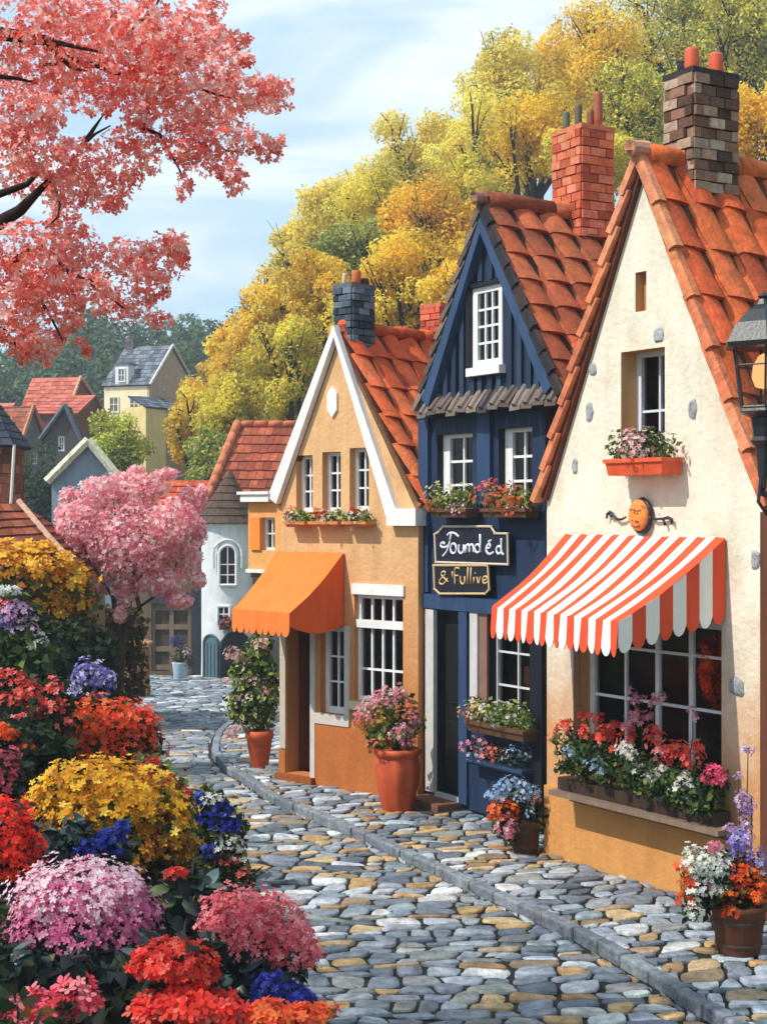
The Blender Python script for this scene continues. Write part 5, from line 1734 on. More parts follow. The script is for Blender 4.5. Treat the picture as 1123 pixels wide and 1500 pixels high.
Y_GOLD = [(srgb(255, 216, 74), 4), (srgb(255, 202, 58), 3), (srgb(255, 230, 116), 2), (srgb(236, 196, 72), 1)]
Y_PALE = [(srgb(255, 230, 108), 4), (srgb(250, 220, 96), 3), (srgb(255, 242, 150), 2), (srgb(224, 212, 104), 1.5)]
Y_OLIVE = [(srgb(248, 220, 84), 3), (srgb(226, 208, 84), 3), (srgb(255, 228, 100), 2), (srgb(186, 190, 88), 2)]
Y_ORANGE = [(srgb(255, 208, 66), 4), (srgb(255, 190, 58), 3), (srgb(255, 224, 104), 2), (srgb(240, 172, 62), 1)]
Y_GREEN = [(srgb(160, 170, 90), 3), (srgb(130, 148, 84), 3), (srgb(196, 192, 96), 2), (srgb(228, 208, 100), 1)]
HILL = [
    (735, 125, 55, 70, 80, Y_PALE, 'pale yellow tree standing alone against the sky above the blue house ridge'),
    (880, 80, 85, 85, 72, Y_GOLD, 'golden tree on the skyline above the orange brick chimney'),
    (1000, 40, 90, 80, 78, Y_OLIVE + Y_GREEN, 'olive yellow tree on the skyline behind the chimney with two red pots'),
    (1095, 40, 75, 85, 72, Y_OLIVE + Y_GREEN, 'olive tree at the upper right corner of the picture'),
    (1105, 190, 55, 80, 52, Y_ORANGE, 'bright orange tree right of the dark brown stone chimney'),
    (935, 175, 70, 75, 60, Y_GREEN + Y_OLIVE, 'dark olive green tree between the two tall chimneys'),
    (700, 215, 75, 72, 70, Y_PALE, 'pale golden tree left of the skyline tree above the blue house'),
    (615, 235, 70, 66, 80, Y_PALE, 'pale yellow tree on the skyline in the middle of the slope'),
    (780, 200, 70, 66, 60, Y_GOLD, 'golden tree directly left of the orange brick chimney'),
    (560, 310, 72, 66, 72, Y_OLIVE, 'olive yellow tree above and right of the slate chimney'),
    (490, 305, 66, 62, 82, Y_PALE, 'pale yellow tree at the lower end of the skyline slope'),
    (640, 330, 72, 66, 60, Y_ORANGE, 'orange gold tree in the middle of the slope above the ochre roof'),
    (600, 410, 62, 62, 52, Y_GOLD, 'deep gold tree right behind the ochre house ridge'),
    (690, 290, 60, 56, 66, Y_OLIVE, 'olive gold tree touching the left edge of the blue gable'),
    (450, 370, 44, 46, 84, Y_PALE, 'small pale yellow tree at the left end of the skyline'),
    (400, 455, 50, 58, 68, Y_GOLD, 'golden tree left of the slate chimney, upper one of two'),
    (465, 430, 55, 60, 60, Y_GOLD, 'golden tree immediately behind the slate chimney'),
    (350, 520, 50, 54, 70, Y_GOLD, 'bright yellow tree above the red shingle roof'),
    (425, 540, 58, 62, 56, Y_OLIVE, 'olive green tree against the left slope of the ochre gable'),
    (298, 612, 46, 66, 64, Y_GOLD, 'small bright yellow tree right of the beige stone house'),
    (345, 600, 50, 56, 60, Y_OLIVE, 'shady olive tree just above the red shingle roof'),
    (540, 440, 52, 56, 54, Y_OLIVE, 'shady olive tree between the slate chimney and the small red chimney'),
    (670, 420, 46, 54, 50, Y_GOLD, 'golden tree beside the lower left edge of the blue gable'),
    (815, 120, 60, 64, 82, Y_GOLD, 'golden tree on the skyline just left of the orange brick chimney pots'),
    (860, 230, 60, 60, 54, Y_OLIVE, 'olive tree behind the orange brick chimney'),
    (320, 670, 46, 42, 58, Y_GREEN, 'dark green tree behind the white tower and the pink cherry tree'),
    (1010, 190, 70, 70, 62, Y_GREEN, 'shady green tree behind the dark brown stone chimney'),
    (520, 370, 60, 50, 64, Y_GREEN, 'shady green tree in the gap above the slate chimney'),
]
for i, (x, y, rx, ry, d, pal, lb) in enumerate(HILL):
    c = at(x, y, d)
    g = terrain(c.x, c.y)
    k = d / F
    zb = min(g, c.z - ry * k - .6)
    tree('autumn_tree', lb, 'tree', (c.x + .2, c.y + .3, zb), c, (rx * k * 1.15, rx * k * 1.1, ry * k * 1.12), pal, 50, 14000, .0024 * d, 'autumn trees on the hillside', seed=100 + i, tr=.022, br=(.22, .42), fork=.4)
# trees that fill the wooded slope behind those rows
rngt = random.Random(77)
for i in range(9):
    x, d = 470 + 75 * i, 92 + 5 * (i % 3)
    c = at(x, 0, d)
    g = terrain(c.x, c.y)
    ytop = np.interp(x, [400, 470, 560, 700, 800, 1100], [360, 300, 250, 150, 60, 10]) + 60
    zc = H + (750 - ytop - 50) * d / F
    zb = min(g, zc - 4)
    tree('autumn_tree', 'olive autumn tree half hidden behind the front rows of the wooded slope', 'tree', (c.x, d, zb), (c.x, d, zc), (3.6, 3.2, 3.4), Y_OLIVE if i % 2 else Y_PALE, 22, 3000, .34, 'autumn trees on the hillside', seed=300 + i, tr=.02)
c = at(176, 655, 62)
tree('lime_tree', 'fresh lime green round tree in front of the beige stone house', 'tree', (c.x, c.y, min(terrain(c.x, c.y), c.z - 2)), c, (1.35, 1.3, 1.35), [(srgb(212, 216, 92), 4), (srgb(188, 196, 82), 3), (srgb(232, 232, 124), 2), (srgb(140, 152, 70), 1)], 36, 8500, .15, 'small trees', seed=400)
c = at(60, 715, 58)
tree('garden_tree', 'dark green round tree beside the grey gabled cottage', 'tree', (c.x, c.y, min(terrain(c.x, c.y), c.z - 2)), c, (1.2, 1.2, 1.5), [(srgb(64, 84, 62), 3), (srgb(48, 68, 54), 3), (srgb(90, 104, 72), 1)], 22, 3200, .17, 'small trees', seed=401)

# brushwood under the hillside trees
P = []
while len(P) < 26000:
    x, y = random.uniform(-16, 34), random.uniform(24, 84)
    if (x - 8) * .94 + (y - 22) * .35 < 1.2 or abs(x) > y * .34:
        continue
    P.append((x, y, terrain(x, y) + random.uniform(0, 2.6) * random.random()))
P = np.array(P)
o = scatter('undergrowth', LEAF, P, np.tile([-.3, -.5, .8], (len(P), 1)), .008 * P[:, 1] * RNG.uniform(.6, 1.5, len(P)), pick(Y_GREEN + Y_OLIVE, len(P), .2), M['leaf'], None, .7)
o['kind'] = 'stuff'

# distant wood across the valley: one mass
P, Q, Cc = [], [], []
rngw = random.Random(12)
for i in range(150):
    d = rngw.uniform(112, 150)
    x = rngw.uniform(-260, 470)
    X = d * (x - CX) / F
    g = terrain(X, d)
    top = np.interp(x, [-260, 0, 60, 110, 160, 250, 300, 340, 380, 470], [470, 500, 470, 430, 455, 470, 448, 465, 432, 470])
    ztop = H + (750 - top) * d / F + rngw.uniform(-5.5, 0)
    r = rngw.uniform(1.6, 3.0)
    for kk in range(4):
        zc = ztop - r * .9 - kk * 2.4
        p, q = blob((X + rngw.uniform(-1, 1), d, zc), (r * (1 + .25 * kk), r, r * .95), 380, .6)
        P.append(p)
        Q.append(q + np.array([0, -.2, .4]))
        Cc.append(pick([(srgb(104, 128, 96), 3), (srgb(86, 112, 96), 3), (srgb(128, 142, 96), 2), (srgb(70, 96, 92), 2)], len(p), .15) * rngw.uniform(.75, 1.2))
P, Q, Cc = np.concatenate(P), np.concatenate(Q), np.clip(np.concatenate(Cc), 0, 1)
o = scatter('distant_wood', LEAF, P, Q, .42 * RNG.uniform(.6, 1.4, len(P)), Cc, M['leaf'], None, .6)
o['kind'] = 'stuff'


# ------------------------------------------------------------------ houses further off
def patch(mb, TL, TR, BL, BR, rows, cols, pal, lift=.03, seed=1):
    rng = random.Random(seed)
    nr = (TR - TL).cross(BL - TL).normalized()
    if nr.z < 0:
        nr = -nr
    bil = lambda u, v: (TL.lerp(TR, u)).lerp(BL.lerp(BR, u), v)
    mb.add([TL, TR, BR, BL, TL - nr * .1, TR - nr * .1, BR - nr * .1, BL - nr * .1], [(0, 3, 2, 1), (4, 5, 6, 7), (0, 1, 5, 4), (1, 2, 6, 5), (2, 3, 7, 6), (3, 0, 4, 7)], tuple(c * .5 for c in pal[0]))
    for i in range(rows):
        off = .5 if i % 2 else 0
        for j in range(-1, cols + 1):
            u0, u1 = max(0, (j + off) / cols), min(1, (j + 1 + off) / cols - .004)
            if u1 - u0 < .01:
                continue
            v0, v1 = i / rows, min(1.012, (i + 1) / rows + .012 + rng.uniform(0, .01))
            q = [bil(u0, v0) + nr * .006, bil(u1, v0) + nr * .006, bil(u1, v1) + nr * (lift + .006), bil(u0, v1) + nr * (lift + .006)]
            w = [q[3] - nr * lift, q[2] - nr * lift]
            mb.add(q + w, [(0, 3, 2, 1), (3, 4, 5, 2)], jit(pal[rng.randrange(len(pal))], .16, .05))


def far_house(name, label, pA, pB, dA, dB, z0, yE, yA, apf, L, wallc, roofpal, rows=9, cols=12, over=.12, wins=(), group='houses across the valley', lit_sidec=None, chim=None, wc=(.7, .7, .7), verge_c=None, vr=.09):
    """gable end between photo columns pA and pB at depths dA, dB; eave at photo row yE, apex at row yA"""
    a, b = at(pA, 750, dA), at(pB, 750, dB)
    fc = Fac((a.x, a.y), (b.x, b.y))
    dm = (dA + dB) / 2
    ze, za = H + (750 - yE) * dm / F, H + (750 - yA) * dm / F
    W = fc.W
    t = thing(name, label, 'house', fc.P(W / 2, z0), group)
    ap = apf * W
    mb = MB()
    hl = [[(s * W - w / 2, z), (s * W + w / 2, z), (s * W + w / 2, z + h), (s * W - w / 2, z + h)] for s, z, w, h in wins]
    wall_mesh(mb, fc, [(0, z0), (W, z0), (W, ze), (ap, za), (0, ze)], hl, .15, wallc)
    mb.add([fc.P(0, z0, -.15), fc.P(0, ze, -.15), fc.P(0, ze, -L), fc.P(0, z0, -L)], [(0, 1, 2, 3)], lit_sidec or wallc)
    mb.add([fc.P(W, z0, -.15), fc.P(W, ze, -.15), fc.P(W, ze, -L), fc.P(W, z0, -L)], [(3, 2, 1, 0)], lit_sidec or wallc)
    mb.add([fc.P(0, z0, -L), fc.P(W, z0, -L), fc.P(W, ze, -L), fc.P(ap, za, -L), fc.P(0, ze, -L)], [(4, 3, 2, 1, 0)], wallc)
    mb.build('wall', M['stucco'], t)
    for s, z, w, h in wins:
        window(fc, t, (s * W - w / 2, z, s * W + w / 2, z + h), 2, 2, .04, .06, .04, wc)
    rb = MB()
    A0, A1 = fc.P(ap, za + .06, over), fc.P(ap, za + .06, -L - over)
    for s, sg in ((0, -1), (W, 1)):
        dz = (za - ze) / abs(ap - s) * .12
        B0, B1 = fc.P(s + sg * .12, ze + .06 - dz, over), fc.P(s + sg * .12, ze + .06 - dz, -L - over)
        patch(rb, A0, A1, B0, B1, rows, cols, roofpal, .03, 3)
    ro = rb.build('roof', M['tile'], t)
    if verge_c:
        vb = MB()
        for s, sg in ((0, -1), (W, 1)):
            dz = (za - ze) / abs(ap - s) * .12
            vb.tube([fc.P(ap, za + .08, over + .02), fc.P(s + sg * .13, ze + .06 - dz, over + .02)], vr, 6, verge_c)
        vb.build('verge_tiles', M['tile'], ro)
    if chim:
        s, r, h, c = chim
        cb = MB()
        brick_stack(cb, fc.P(s * W, 0) + fc.r * r, fc.u * .28, fc.r * .28, za - 1.0, za + h, 7, [c, tuple(v * .8 for v in c)], 2, 2)
        cb.build('chimney', M['brick'], t)
    return t, fc, ze, za


SLATE = [srgb(96, 104, 118), srgb(78, 86, 100), srgb(122, 130, 142)]
REDF = [srgb(190, 98, 82), srgb(174, 86, 72), srgb(202, 114, 98)]
BRNF = [srgb(150, 84, 62), srgb(132, 72, 54), srgb(164, 98, 74)]
t, fc, ze, za = far_house('stone_house', 'tall beige stone house with slate roof and small gable windows across the valley', 219, 288, 95, 101, 1.0, 568, 508, .45, 3.1, srgb(196, 166, 146), SLATE, 10, 14, .1,
                          [(.30, 11.1, .36, .3), (.36, 11.95, .34, .4), (.66, 11.95, .36, .42), (.72, 11.1, .44, .3)], lit_sidec=srgb(248, 234, 196), chim=(.45, 2.8, .6, srgb(110, 104, 104)), verge_c=srgb(220, 220, 220))  # brown gable, pale side: shade and sunlight put into the colours
# long side, painted pale as if sunlit: windows and dormer
side = Fac(tuple(fc.P(-.01, 0, -3.1)[:2]), tuple(fc.P(-.01, 0, 0)[:2]))
for s, z in ((.7, ze - 1.7), (.7, ze - 3.2), (2.1, ze - 1.7), (2.1, ze - 3.2)):
    window(side, t, (s - .34, z, s + .34, z + 1.0), 2, 2, -.06, .08, .05, (.8, .78, .7))
mb = MB()
side.box(mb, .8, 1.7, ze - .1, ze + 1.2, -.7, .05, srgb(220, 224, 228))
side.box(mb, .7, 1.8, ze + 1.202, ze + 1.32, -.9, .12, srgb(92, 100, 112))
do = mb.build('dormer', M['plain'], t)
window(side, do, (1.0, ze + .15, 1.5, ze + 1.0), 2, 2, -.12, .06, .04, (.85, .85, .85))
mb = MB()   # lower wing
A, B_ = at(214, 750, 92), at(266, 750, 95)
f2 = Fac((A.x, A.y), (B_.x, B_.y))
zt = H + (750 - 598) * 93.5 / F
f2.box(mb, 0, f2.W * .55, .5, zt, -1.6, 0, srgb(238, 214, 150))
f2.box(mb, f2.W * .553, f2.W, .5, zt - .004, -1.6, -.04, srgb(172, 140, 124))  # right half browner: its shade is in the colour
wing = mb.build('wing', M['stucco'], t)
mb = MB()
zr_ = H + (750 - 583) * 95 / F
patch(mb, f2.P(.35, zr_, -1.6), f2.P(f2.W + .05, zr_ + .1, -1.6), f2.P(-.1, zt, .08), f2.P(f2.W + .15, zt, .08), 5, 8, SLATE, .03)
mb.build('roof', M['tile'], wing)

far_house('red_roof_house', 'plum walled house with bright red tiled roof left of the beige stone house', 100, 150, 82, 86, 1.0, 600, 556, .3, 2.6, srgb(128, 84, 74), REDF, 8, 12, .1, [(.55, 6.4, .5, .5)], verge_c=srgb(226, 170, 150))
far_house('red_roof_house', 'low red roofed house wing just left of the lime green tree', 112, 158, 78, 84, 1.0, 612, 580, .55, 2.2, srgb(120, 72, 62), REDF, 6, 10, .1)
far_house('brown_roof_house', 'grey house with brown tiled gable beside the brick turret', 28, 68, 68, 70, .5, 652, 597, .45, 4.0, srgb(112, 114, 122), BRNF, 8, 10, .1, [(.6, 5.7, .45, .5)], verge_c=srgb(190, 130, 110))
far_house('small_red_house', 'distant red roof just right of the slate turret cap', 6, 44, 88, 90, 1.0, 618, 592, .4, 4.0, srgb(110, 80, 70), REDF, 6, 10, .1)
far_house('blue_gable_house', 'dark slate blue gabled house with one white window', 64, 116, 62, 62, .5, 640, 596, .62, .9, srgb(92, 86, 92), [srgb(80, 82, 92), srgb(68, 68, 78)], 7, 9, .1, [(.5, 6.0, .26, .6)], wc=(.8, .8, .76), verge_c=srgb(96, 106, 126))
far_house('grey_cottage', 'pale blue grey cottage gable with cream roof edge behind the pink cherry tree', 76, 176, 56, 56, .2, 703, 648, .55, .7, srgb(132, 148, 166), [srgb(186, 186, 172), srgb(170, 172, 160)], 7, 10, .14, verge_c=srgb(214, 212, 188), vr=.17)

# brick turret house on the left edge
d = 30
t = thing('brick_turret_house', 'brown brick turret with dark slate cap and lower tiled roof at the left edge', 'house', at(-40, 750, d) - Vector((0, 0, H)))
c = at(-24, 750, d + .7)
e = H + 100 * d / F
mb = MB()
BRW = [srgb(138, 84, 62), srgb(120, 68, 50), srgb(156, 98, 72), srgb(108, 62, 46)]
brick_stack(mb, Vector((c.x, c.y, 0)), Vector((.68, 0, 0)), Vector((0, .6, 0)), 0, e, 26, BRW, 4, 4, None, srgb(60, 40, 32), 5)
mb.build('wall', M['brick'], t)
mb = MB()
apx = Vector((c.x - .1, c.y, e + 1.35))
q = [Vector((c.x + i * .78, c.y + j * .75, e - .02)) for i, j in ((-1, -1), (1, -1), (1, 1), (-1, 1))]
for k_ in range(4):
    patch(mb, apx, apx + (q[(k_ + 1) % 4] - q[k_]) * .02, q[k_], q[(k_ + 1) % 4], 9, 7, [srgb(48, 58, 76), srgb(40, 48, 64), srgb(60, 70, 88)], .02, k_)
mb.build('turret_roof', M['tile'], t)
mb = MB()
mb.tube([q[1] + Vector((.0, -.0, -.0)), Vector((q[1].x - .1, q[1].y + .12, e - 1.3))], .03, 6, WHITE)
mb.build('downpipe', M['plain'], t)
mb = MB()
TL, TR, BL, BR = at(-140, 738, 30), at(28, 738, 30), at(-180, 880, 28), at(116, 838, 28.4)
patch(mb, TL, TR, BL, BR, 9, 12, [srgb(122, 62, 44), srgb(106, 54, 38), srgb(138, 74, 52)], .05, 6)
patch(mb, TR, TR + Vector((0, .05, 0)), BR, Vector((BR.x, 32, BR.z)), 9, 6, [srgb(140, 68, 48)], .04, 7)
ro = mb.build('roof', M['tile'], t)
mb = MB()
mb.tube([TR + Vector((0, 0, .05)), TR.lerp(BR, .5) + Vector((0, 0, .02)), BR + Vector((0, 0, .05))], .06, 7, srgb(190, 150, 130))
mb.build('verge_tiles', M['tile'], ro)
mb = MB()
mb.obox(Vector((BR.x - 2.2, 30.3, BR.z / 2 - .1)), Vector((2.05, 0, 0)), Vector((0, 1.6, 0)), Vector((0, 0, BR.z / 2)), srgb(150, 120, 98))
mb.build('lower_wall', M['stucco'], t)

# white tower house at the bend
d = 47
g0 = grade(d)
tc = at(329, 750, d)
t = thing('white_tower_house', 'white round tower house with dark conical cap and red shingle roof', 'house', (tc.x, tc.y, g0))
k = d / F
R = 38 * k
zE = H + (750 - 768) * k
WT = srgb(222, 224, 228)
mb = MB()
base = Vector((tc.x, tc.y + R, 0))
mb.lathe(base, [(R * 1.02, g0 - .3), (R, g0 + .5), (R, zE)], 40, WT)
mb.lathe(base, [(R * 1.0, zE - .1), (R * 1.06, zE - .06), (R * 1.06, zE + .02), (R, zE + .03)], 40, srgb(236, 236, 236))
bw_ = at(365, 750, d + 1.2)
mb.obox(Vector((bw_.x + 1.3, bw_.y + 1.6, (g0 + zE) / 2)), Vector((1.4, 0, 0)), Vector((0, 1.3, 0)), Vector((0, 0, (zE - g0) / 2)), srgb(190, 188, 186))
mb.build('wall', M['stucco'], t, True)
mb = MB()
rr = random.Random(2)
apx = at(337, 688, d + R)
ns = 26
for row in range(7):
    v0, v1 = row / 7, (row + 1) / 7 + .02
    for s in range(ns):
        a0, a1 = 2 * math.pi * (s + .5 * (row % 2)) / ns, 2 * math.pi * (s + .5 * (row % 2) + .97) / ns
        f = lambda a, v, l: apx.lerp(base + Vector((1.22 * R * math.cos(a), 1.22 * R * math.sin(a), zE + .06)), v) + Vector((math.cos(a), math.sin(a), .6)) * l
        q = [f(a0, v0, 0), f(a1, v0, 0), f(a1, v1, .03), f(a0, v1, .03), f(a0, v1, 0), f(a1, v1, 0)]
        mb.add(q, [(0, 3, 2, 1), (3, 4, 5, 2)], jit(srgb(84, 66, 58), .18))
mb.build('tower_roof', M['tile'], t)
mb = MB()
BL, TL, TR, BR = at(290, 768, d + .5), at(349, 624, d + 3.2), at(520, 624, d + 3.2), at(520, 768, d + .5)
patch(mb, TL, TR, BL, BR, 11, 16, [srgb(156, 74, 50), srgb(138, 64, 44), srgb(170, 86, 58)], .05, 8)
BK_ = at(318, 735, d + 6)
patch(mb, TL, TL + Vector((0.02, .05, 0)), BK_, BL + Vector((0, .05, 0)), 9, 5, [srgb(176, 84, 56), srgb(160, 72, 48)], .03, 9)
ro = mb.build('roof', M['tile'], t)
mb = MB()
for i in range(9):
    p, q = BL.lerp(TL, i / 9), BL.lerp(TL, (i + 1.1) / 9)
    mb.tube([p + Vector((-.02, -.05, .06)), q + Vector((-.02, -.05, .08))], [.15, .13], 8, jit(srgb(206, 122, 88), .1))
for i in range(8):
    p, q = TL.lerp(TR, i / 8), TL.lerp(TR, (i + 1.05) / 8)
    mb.tube([p + Vector((0, 0, .05)), q + Vector((0, 0, .07))], [.11, .12], 8, jit(srgb(196, 104, 70), .1))
mb.build('ridge_tiles', M['tile'], ro, True)


def tower_window(x0, y0, x1, y1, cols, rows, arch, name='window', dark=None, framec=WHITE, fw=.05):
    xm = (x0 + x1) / 2
    X = (xm - CX) * d / F
    sa = max(-.9, min(.9, (X - base.x) / R))
    nn = Vector((sa, -math.sqrt(1 - sa * sa), 0))
    pt = base + nn * R
    hw = (x1 - x0) / 2 * k / max(.5, -nn.y)
    f = Fac(tuple((pt - Vector((-nn.y, nn.x, 0)) * hw)[:2]), tuple((pt + Vector((-nn.y, nn.x, 0)) * hw)[:2]))
    z0, z1 = H + (750 - y1) * pt.y / F, H + (750 - y0) * pt.y / F
    w = 2 * hw
    zs = z1 - (hw if arch else 0)
    prof = [(0, z0), (w, z0)] + [(hw + hw * math.cos(math.pi * q / 12), zs + (hw if arch else 0) * math.sin(math.pi * q / 12)) for q in range(13)] if arch else rect_loop((0, z0, w, z1))
    n = len(prof)
    mb = MB()
    for (a, z), (b_, z2) in zip(prof, prof[1:] + prof[:1]):
        if (Vector((a, z)) - Vector((b_, z2))).length > 1e-6:
            mb.tube([f.P(a, z, .03), f.P(b_, z2, .03)], fw, 6, framec)
    if rows:
        for i in range(1, cols):
            f.box(mb, w * i / cols - .018, w * i / cols + .018, z0, z1 - (.02 if arch else 0), .0, .04, framec)
        for j in range(1, rows):
            z = lerp(z0, zs, j / (rows - (0 if not arch else .0)))
            f.box(mb, 0, w, z - .018, z + .018, .0, .037, framec)
    o = mb.build(name, M['plain'], t)
    g = MB()
    g.add([f.P(a, z, .022) for a, z in prof], [tuple(range(n))], dark or srgb(34, 38, 50))
    g.build('pane' if rows else 'panel', M['plain'] if not rows else M['pane'], o)
    return f, w, z0, z1, o


M['pane'] = mat_paint('dark_pane', None, .12, .2, 4, .1, 3, .6)
f, w, z0, z1, o = tower_window(321, 799, 346, 857, 2, 3, True)
mb = MB()
hw = w / 2
mb.tube([f.P(-.16, z0 + .5, .0)] + [f.P(hw - (hw + .17) * math.cos(math.pi * q / 12), z1 - hw + (hw + .17) * math.sin(math.pi * q / 12), .0) for q in range(13)] + [f.P(w + .16, z0 + .5, .0)], .05, 6, WT)
mb.build('arch_moulding', M['stucco'], t)
tower_window(319, 888, 337, 911, 2, 2, False)
f, w, z0, z1, o = tower_window(298, 930, 320, 993, 1, 0, True, 'door', srgb(84, 112, 122), srgb(70, 92, 102), .04)
mb = MB()
for i in range(1, 4):
    f.box(mb, w * i / 4 - .01, w * i / 4 + .01, z0, z1 - .25, .02, .04, srgb(64, 88, 98))
mb.build('plank', M['wood'], o)
tower_window(323, 926, 366, 994, 1, 0, True, 'garage_opening', srgb(34, 38, 46), srgb(44, 48, 56), .04)  # flat panel, the opening's darkness put into its colour
pt = at(331, 917, 45.2)
t2 = thing('flower_box', 'small box of dusty pink flowers over the dark arched door of the white tower', 'flower box', (pt.x, 47.0 + R - R * 1.05, pt.z - .2), GB)
mb = MB()
yy = base.y - R
mb.obox(Vector((pt.x, yy - .14, pt.z - .14)), Vector((.36, 0, 0)), Vector((0, .1, 0)), Vector((0, 0, .09)), srgb(96, 70, 56))
mb.build('box', M['wood'], t2)
leaves(t2, 'foliage', [((pt.x, yy - .16, pt.z), (.45, .2, .2))], 260, .09, G_DARK)
bloom(t2, 'blossoms', [((pt.x, yy - .2, pt.z + .03), (.48, .22, .22)), ((pt.x + .3, yy - .25, pt.z - .15), (.2, .1, .2))], 190, .075, [(srgb(196, 120, 120), 3), (srgb(170, 92, 96), 2)], FL5, -.8, .4)

# outbuilding with timber gate
fo = Fac((at(196, 750, 49.5).x, 49.5), (at(338, 750, 49.2).x, 49.2))
t = thing('outbuilding', 'shadowy outbuilding with panelled timber gate and orange tiled roof at the street end', 'building', fo.P(fo.W / 2, grade(49)))
g0 = grade(49.3)
zE = H + (750 - 772) * 49.3 / F
kx = lambda x: fo.uv(x, 900)[0]
kz = lambda y: fo.uv(250, y)[1]
gr = (kx(222), g0, kx(279), kz(888))
mb = MB()
wall_mesh(mb, fo, rect_loop((0, g0 - .3, fo.W, zE)), [rect_loop(gr)], .25, srgb(112, 92, 76))
fo.box(mb, gr[2] + .05, kx(296), g0 - .2, kz(850), -.1, .06, srgb(52, 60, 74))
fo.box(mb, gr[0] - .05, gr[2] + .2, kz(884), kz(868), -.1, .08, srgb(62, 64, 76))
mb.build('wall', M['stucco'], t)
mb = MB()
mb.add([fo.P(0, g0 - .3, -4), fo.P(fo.W, g0 - .3, -4), fo.P(fo.W, zE, -4), fo.P(0, zE, -4)], [(0, 1, 2, 3)], srgb(112, 92, 76))
for s in (0, fo.W):
    mb.add([fo.P(s, g0 - .3, -.25), fo.P(s, g0 - .3, -4), fo.P(s, zE, -4), fo.P(s, zE + 1.2, -2), fo.P(s, zE, -.25)], [(0, 1, 2, 3, 4)], srgb(112, 92, 76))
mb.build('side_wall', M['stucco'], t)
mb = MB()
GC = srgb(122, 104, 90)
xs = [gr[0] + .03, lerp(gr[0], gr[2], .5), gr[2] - .03]
for s in xs:
    fo.box(mb, s - .07, s + .07, g0, gr[3], -.16, -.08, GC)
for zz in (g0 + .12, lerp(g0, gr[3], .34), lerp(g0, gr[3], .68), gr[3] - .06):
    fo.box(mb, gr[0], gr[2], zz - .08, zz + .08, -.163, -.084, GC)
fo.box(mb, gr[0], gr[2], g0, gr[3], -.2, -.165, srgb(74, 62, 52))
mb.build('gate', M['wood'], t)
mb = MB()
patch(mb, fo.P(-.1, zE + 1.5, -2), fo.P(fo.W + .1, zE + 1.5, -2), fo.P(-.15, zE - .05, .25), fo.P(fo.W + .15, zE - .05, .25), 8, 16, [srgb(196, 86, 48), srgb(178, 74, 44), srgb(210, 104, 62)], .05, 4)
patch(mb, fo.P(-.1, zE + 1.5, -2), fo.P(fo.W + .1, zE + 1.5, -2), fo.P(-.15, zE - .05, -4.2), fo.P(fo.W + .15, zE - .05, -4.2), 8, 16, [srgb(196, 86, 48)], .05, 5)
mb.build('roof', M['tile'], t)

# stone pier at the garden end
p = at(199, 1018, 38.5)
t = thing('gate_pier', 'square brown stone gate pier right of the pink cherry trunk', 'pillar', (p.x, p.y, p.z - .1))
mb = MB()
brick_stack(mb, Vector((p.x, p.y + .3, 0)), Vector((.27, .02, 0)), Vector((-.02, .27, 0)), p.z - .2, H + (750 - 950) * 38.5 / F, 7, [srgb(140, 106, 70), srgb(122, 90, 60), srgb(156, 120, 82)], 2, 2, None, srgb(80, 62, 46), 6, .02)
mb.build('shaft', M['brick'], t)
mb = MB()
zc = H + (750 - 948) * 38.5 / F
mb.obox(Vector((p.x, p.y + .3, zc + .05)), Vector((.34, 0, 0)), Vector((0, .34, 0)), Vector((0, 0, .05)), srgb(150, 116, 80))
mb.add([Vector((p.x + i * .34, p.y + .3 + j * .34, zc + .1)) for i, j in ((-1, -1), (1, -1), (1, 1), (-1, 1))] + [Vector((p.x, p.y + .3, zc + .22))], [(0, 1, 4), (1, 2, 4), (2, 3, 4), (3, 0, 4)], srgb(160, 124, 86))
mb.build('cap', M['brick'], t)

# ------------------------------------------------------------------ ground, street, pavement
xs = sorted(set([round(v, 2) for v in np.concatenate([np.arange(-12, 12, .3), np.arange(-60, -12, 2.0), np.arange(12, 60, 2.0), np.arange(-420, -60, 20), np.arange(60, 421, 20)])]))
ys = sorted(set([round(v, 2) for v in np.concatenate([np.arange(-30, 4, 3.0), np.arange(4, 54, .35), np.arange(54, 170, 2.5), np.arange(170, 1000, 40)])]))
vs = [(x, y, terrain(x, y)) for y in ys for x in xs]
nx = len(xs)
fs = [(j * nx + i, j * nx + i + 1, (j + 1) * nx + i + 1, (j + 1) * nx + i) for j in range(len(ys) - 1) for i in range(nx - 1)]
mb = MB()
mb.add(vs, fs, srgb(84, 84, 50))
struct(mb.build('ground', mat_paint('meadow', None, .95, .4, .8, .5, 4, .1, dirt=srgb(96, 74, 44)), None, True))

S_BLUE = [srgb(126, 135, 145), srgb(112, 122, 134), srgb(142, 150, 159), srgb(98, 107, 119), srgb(120, 128, 139), srgb(136, 137, 136)]
S_LIGHT = [srgb(176, 183, 190), srgb(160, 168, 178), srgb(194, 196, 196)]
S_OCH = [srgb(176, 144, 102), srgb(158, 128, 92), srgb(186, 160, 122), srgb(146, 126, 104)]


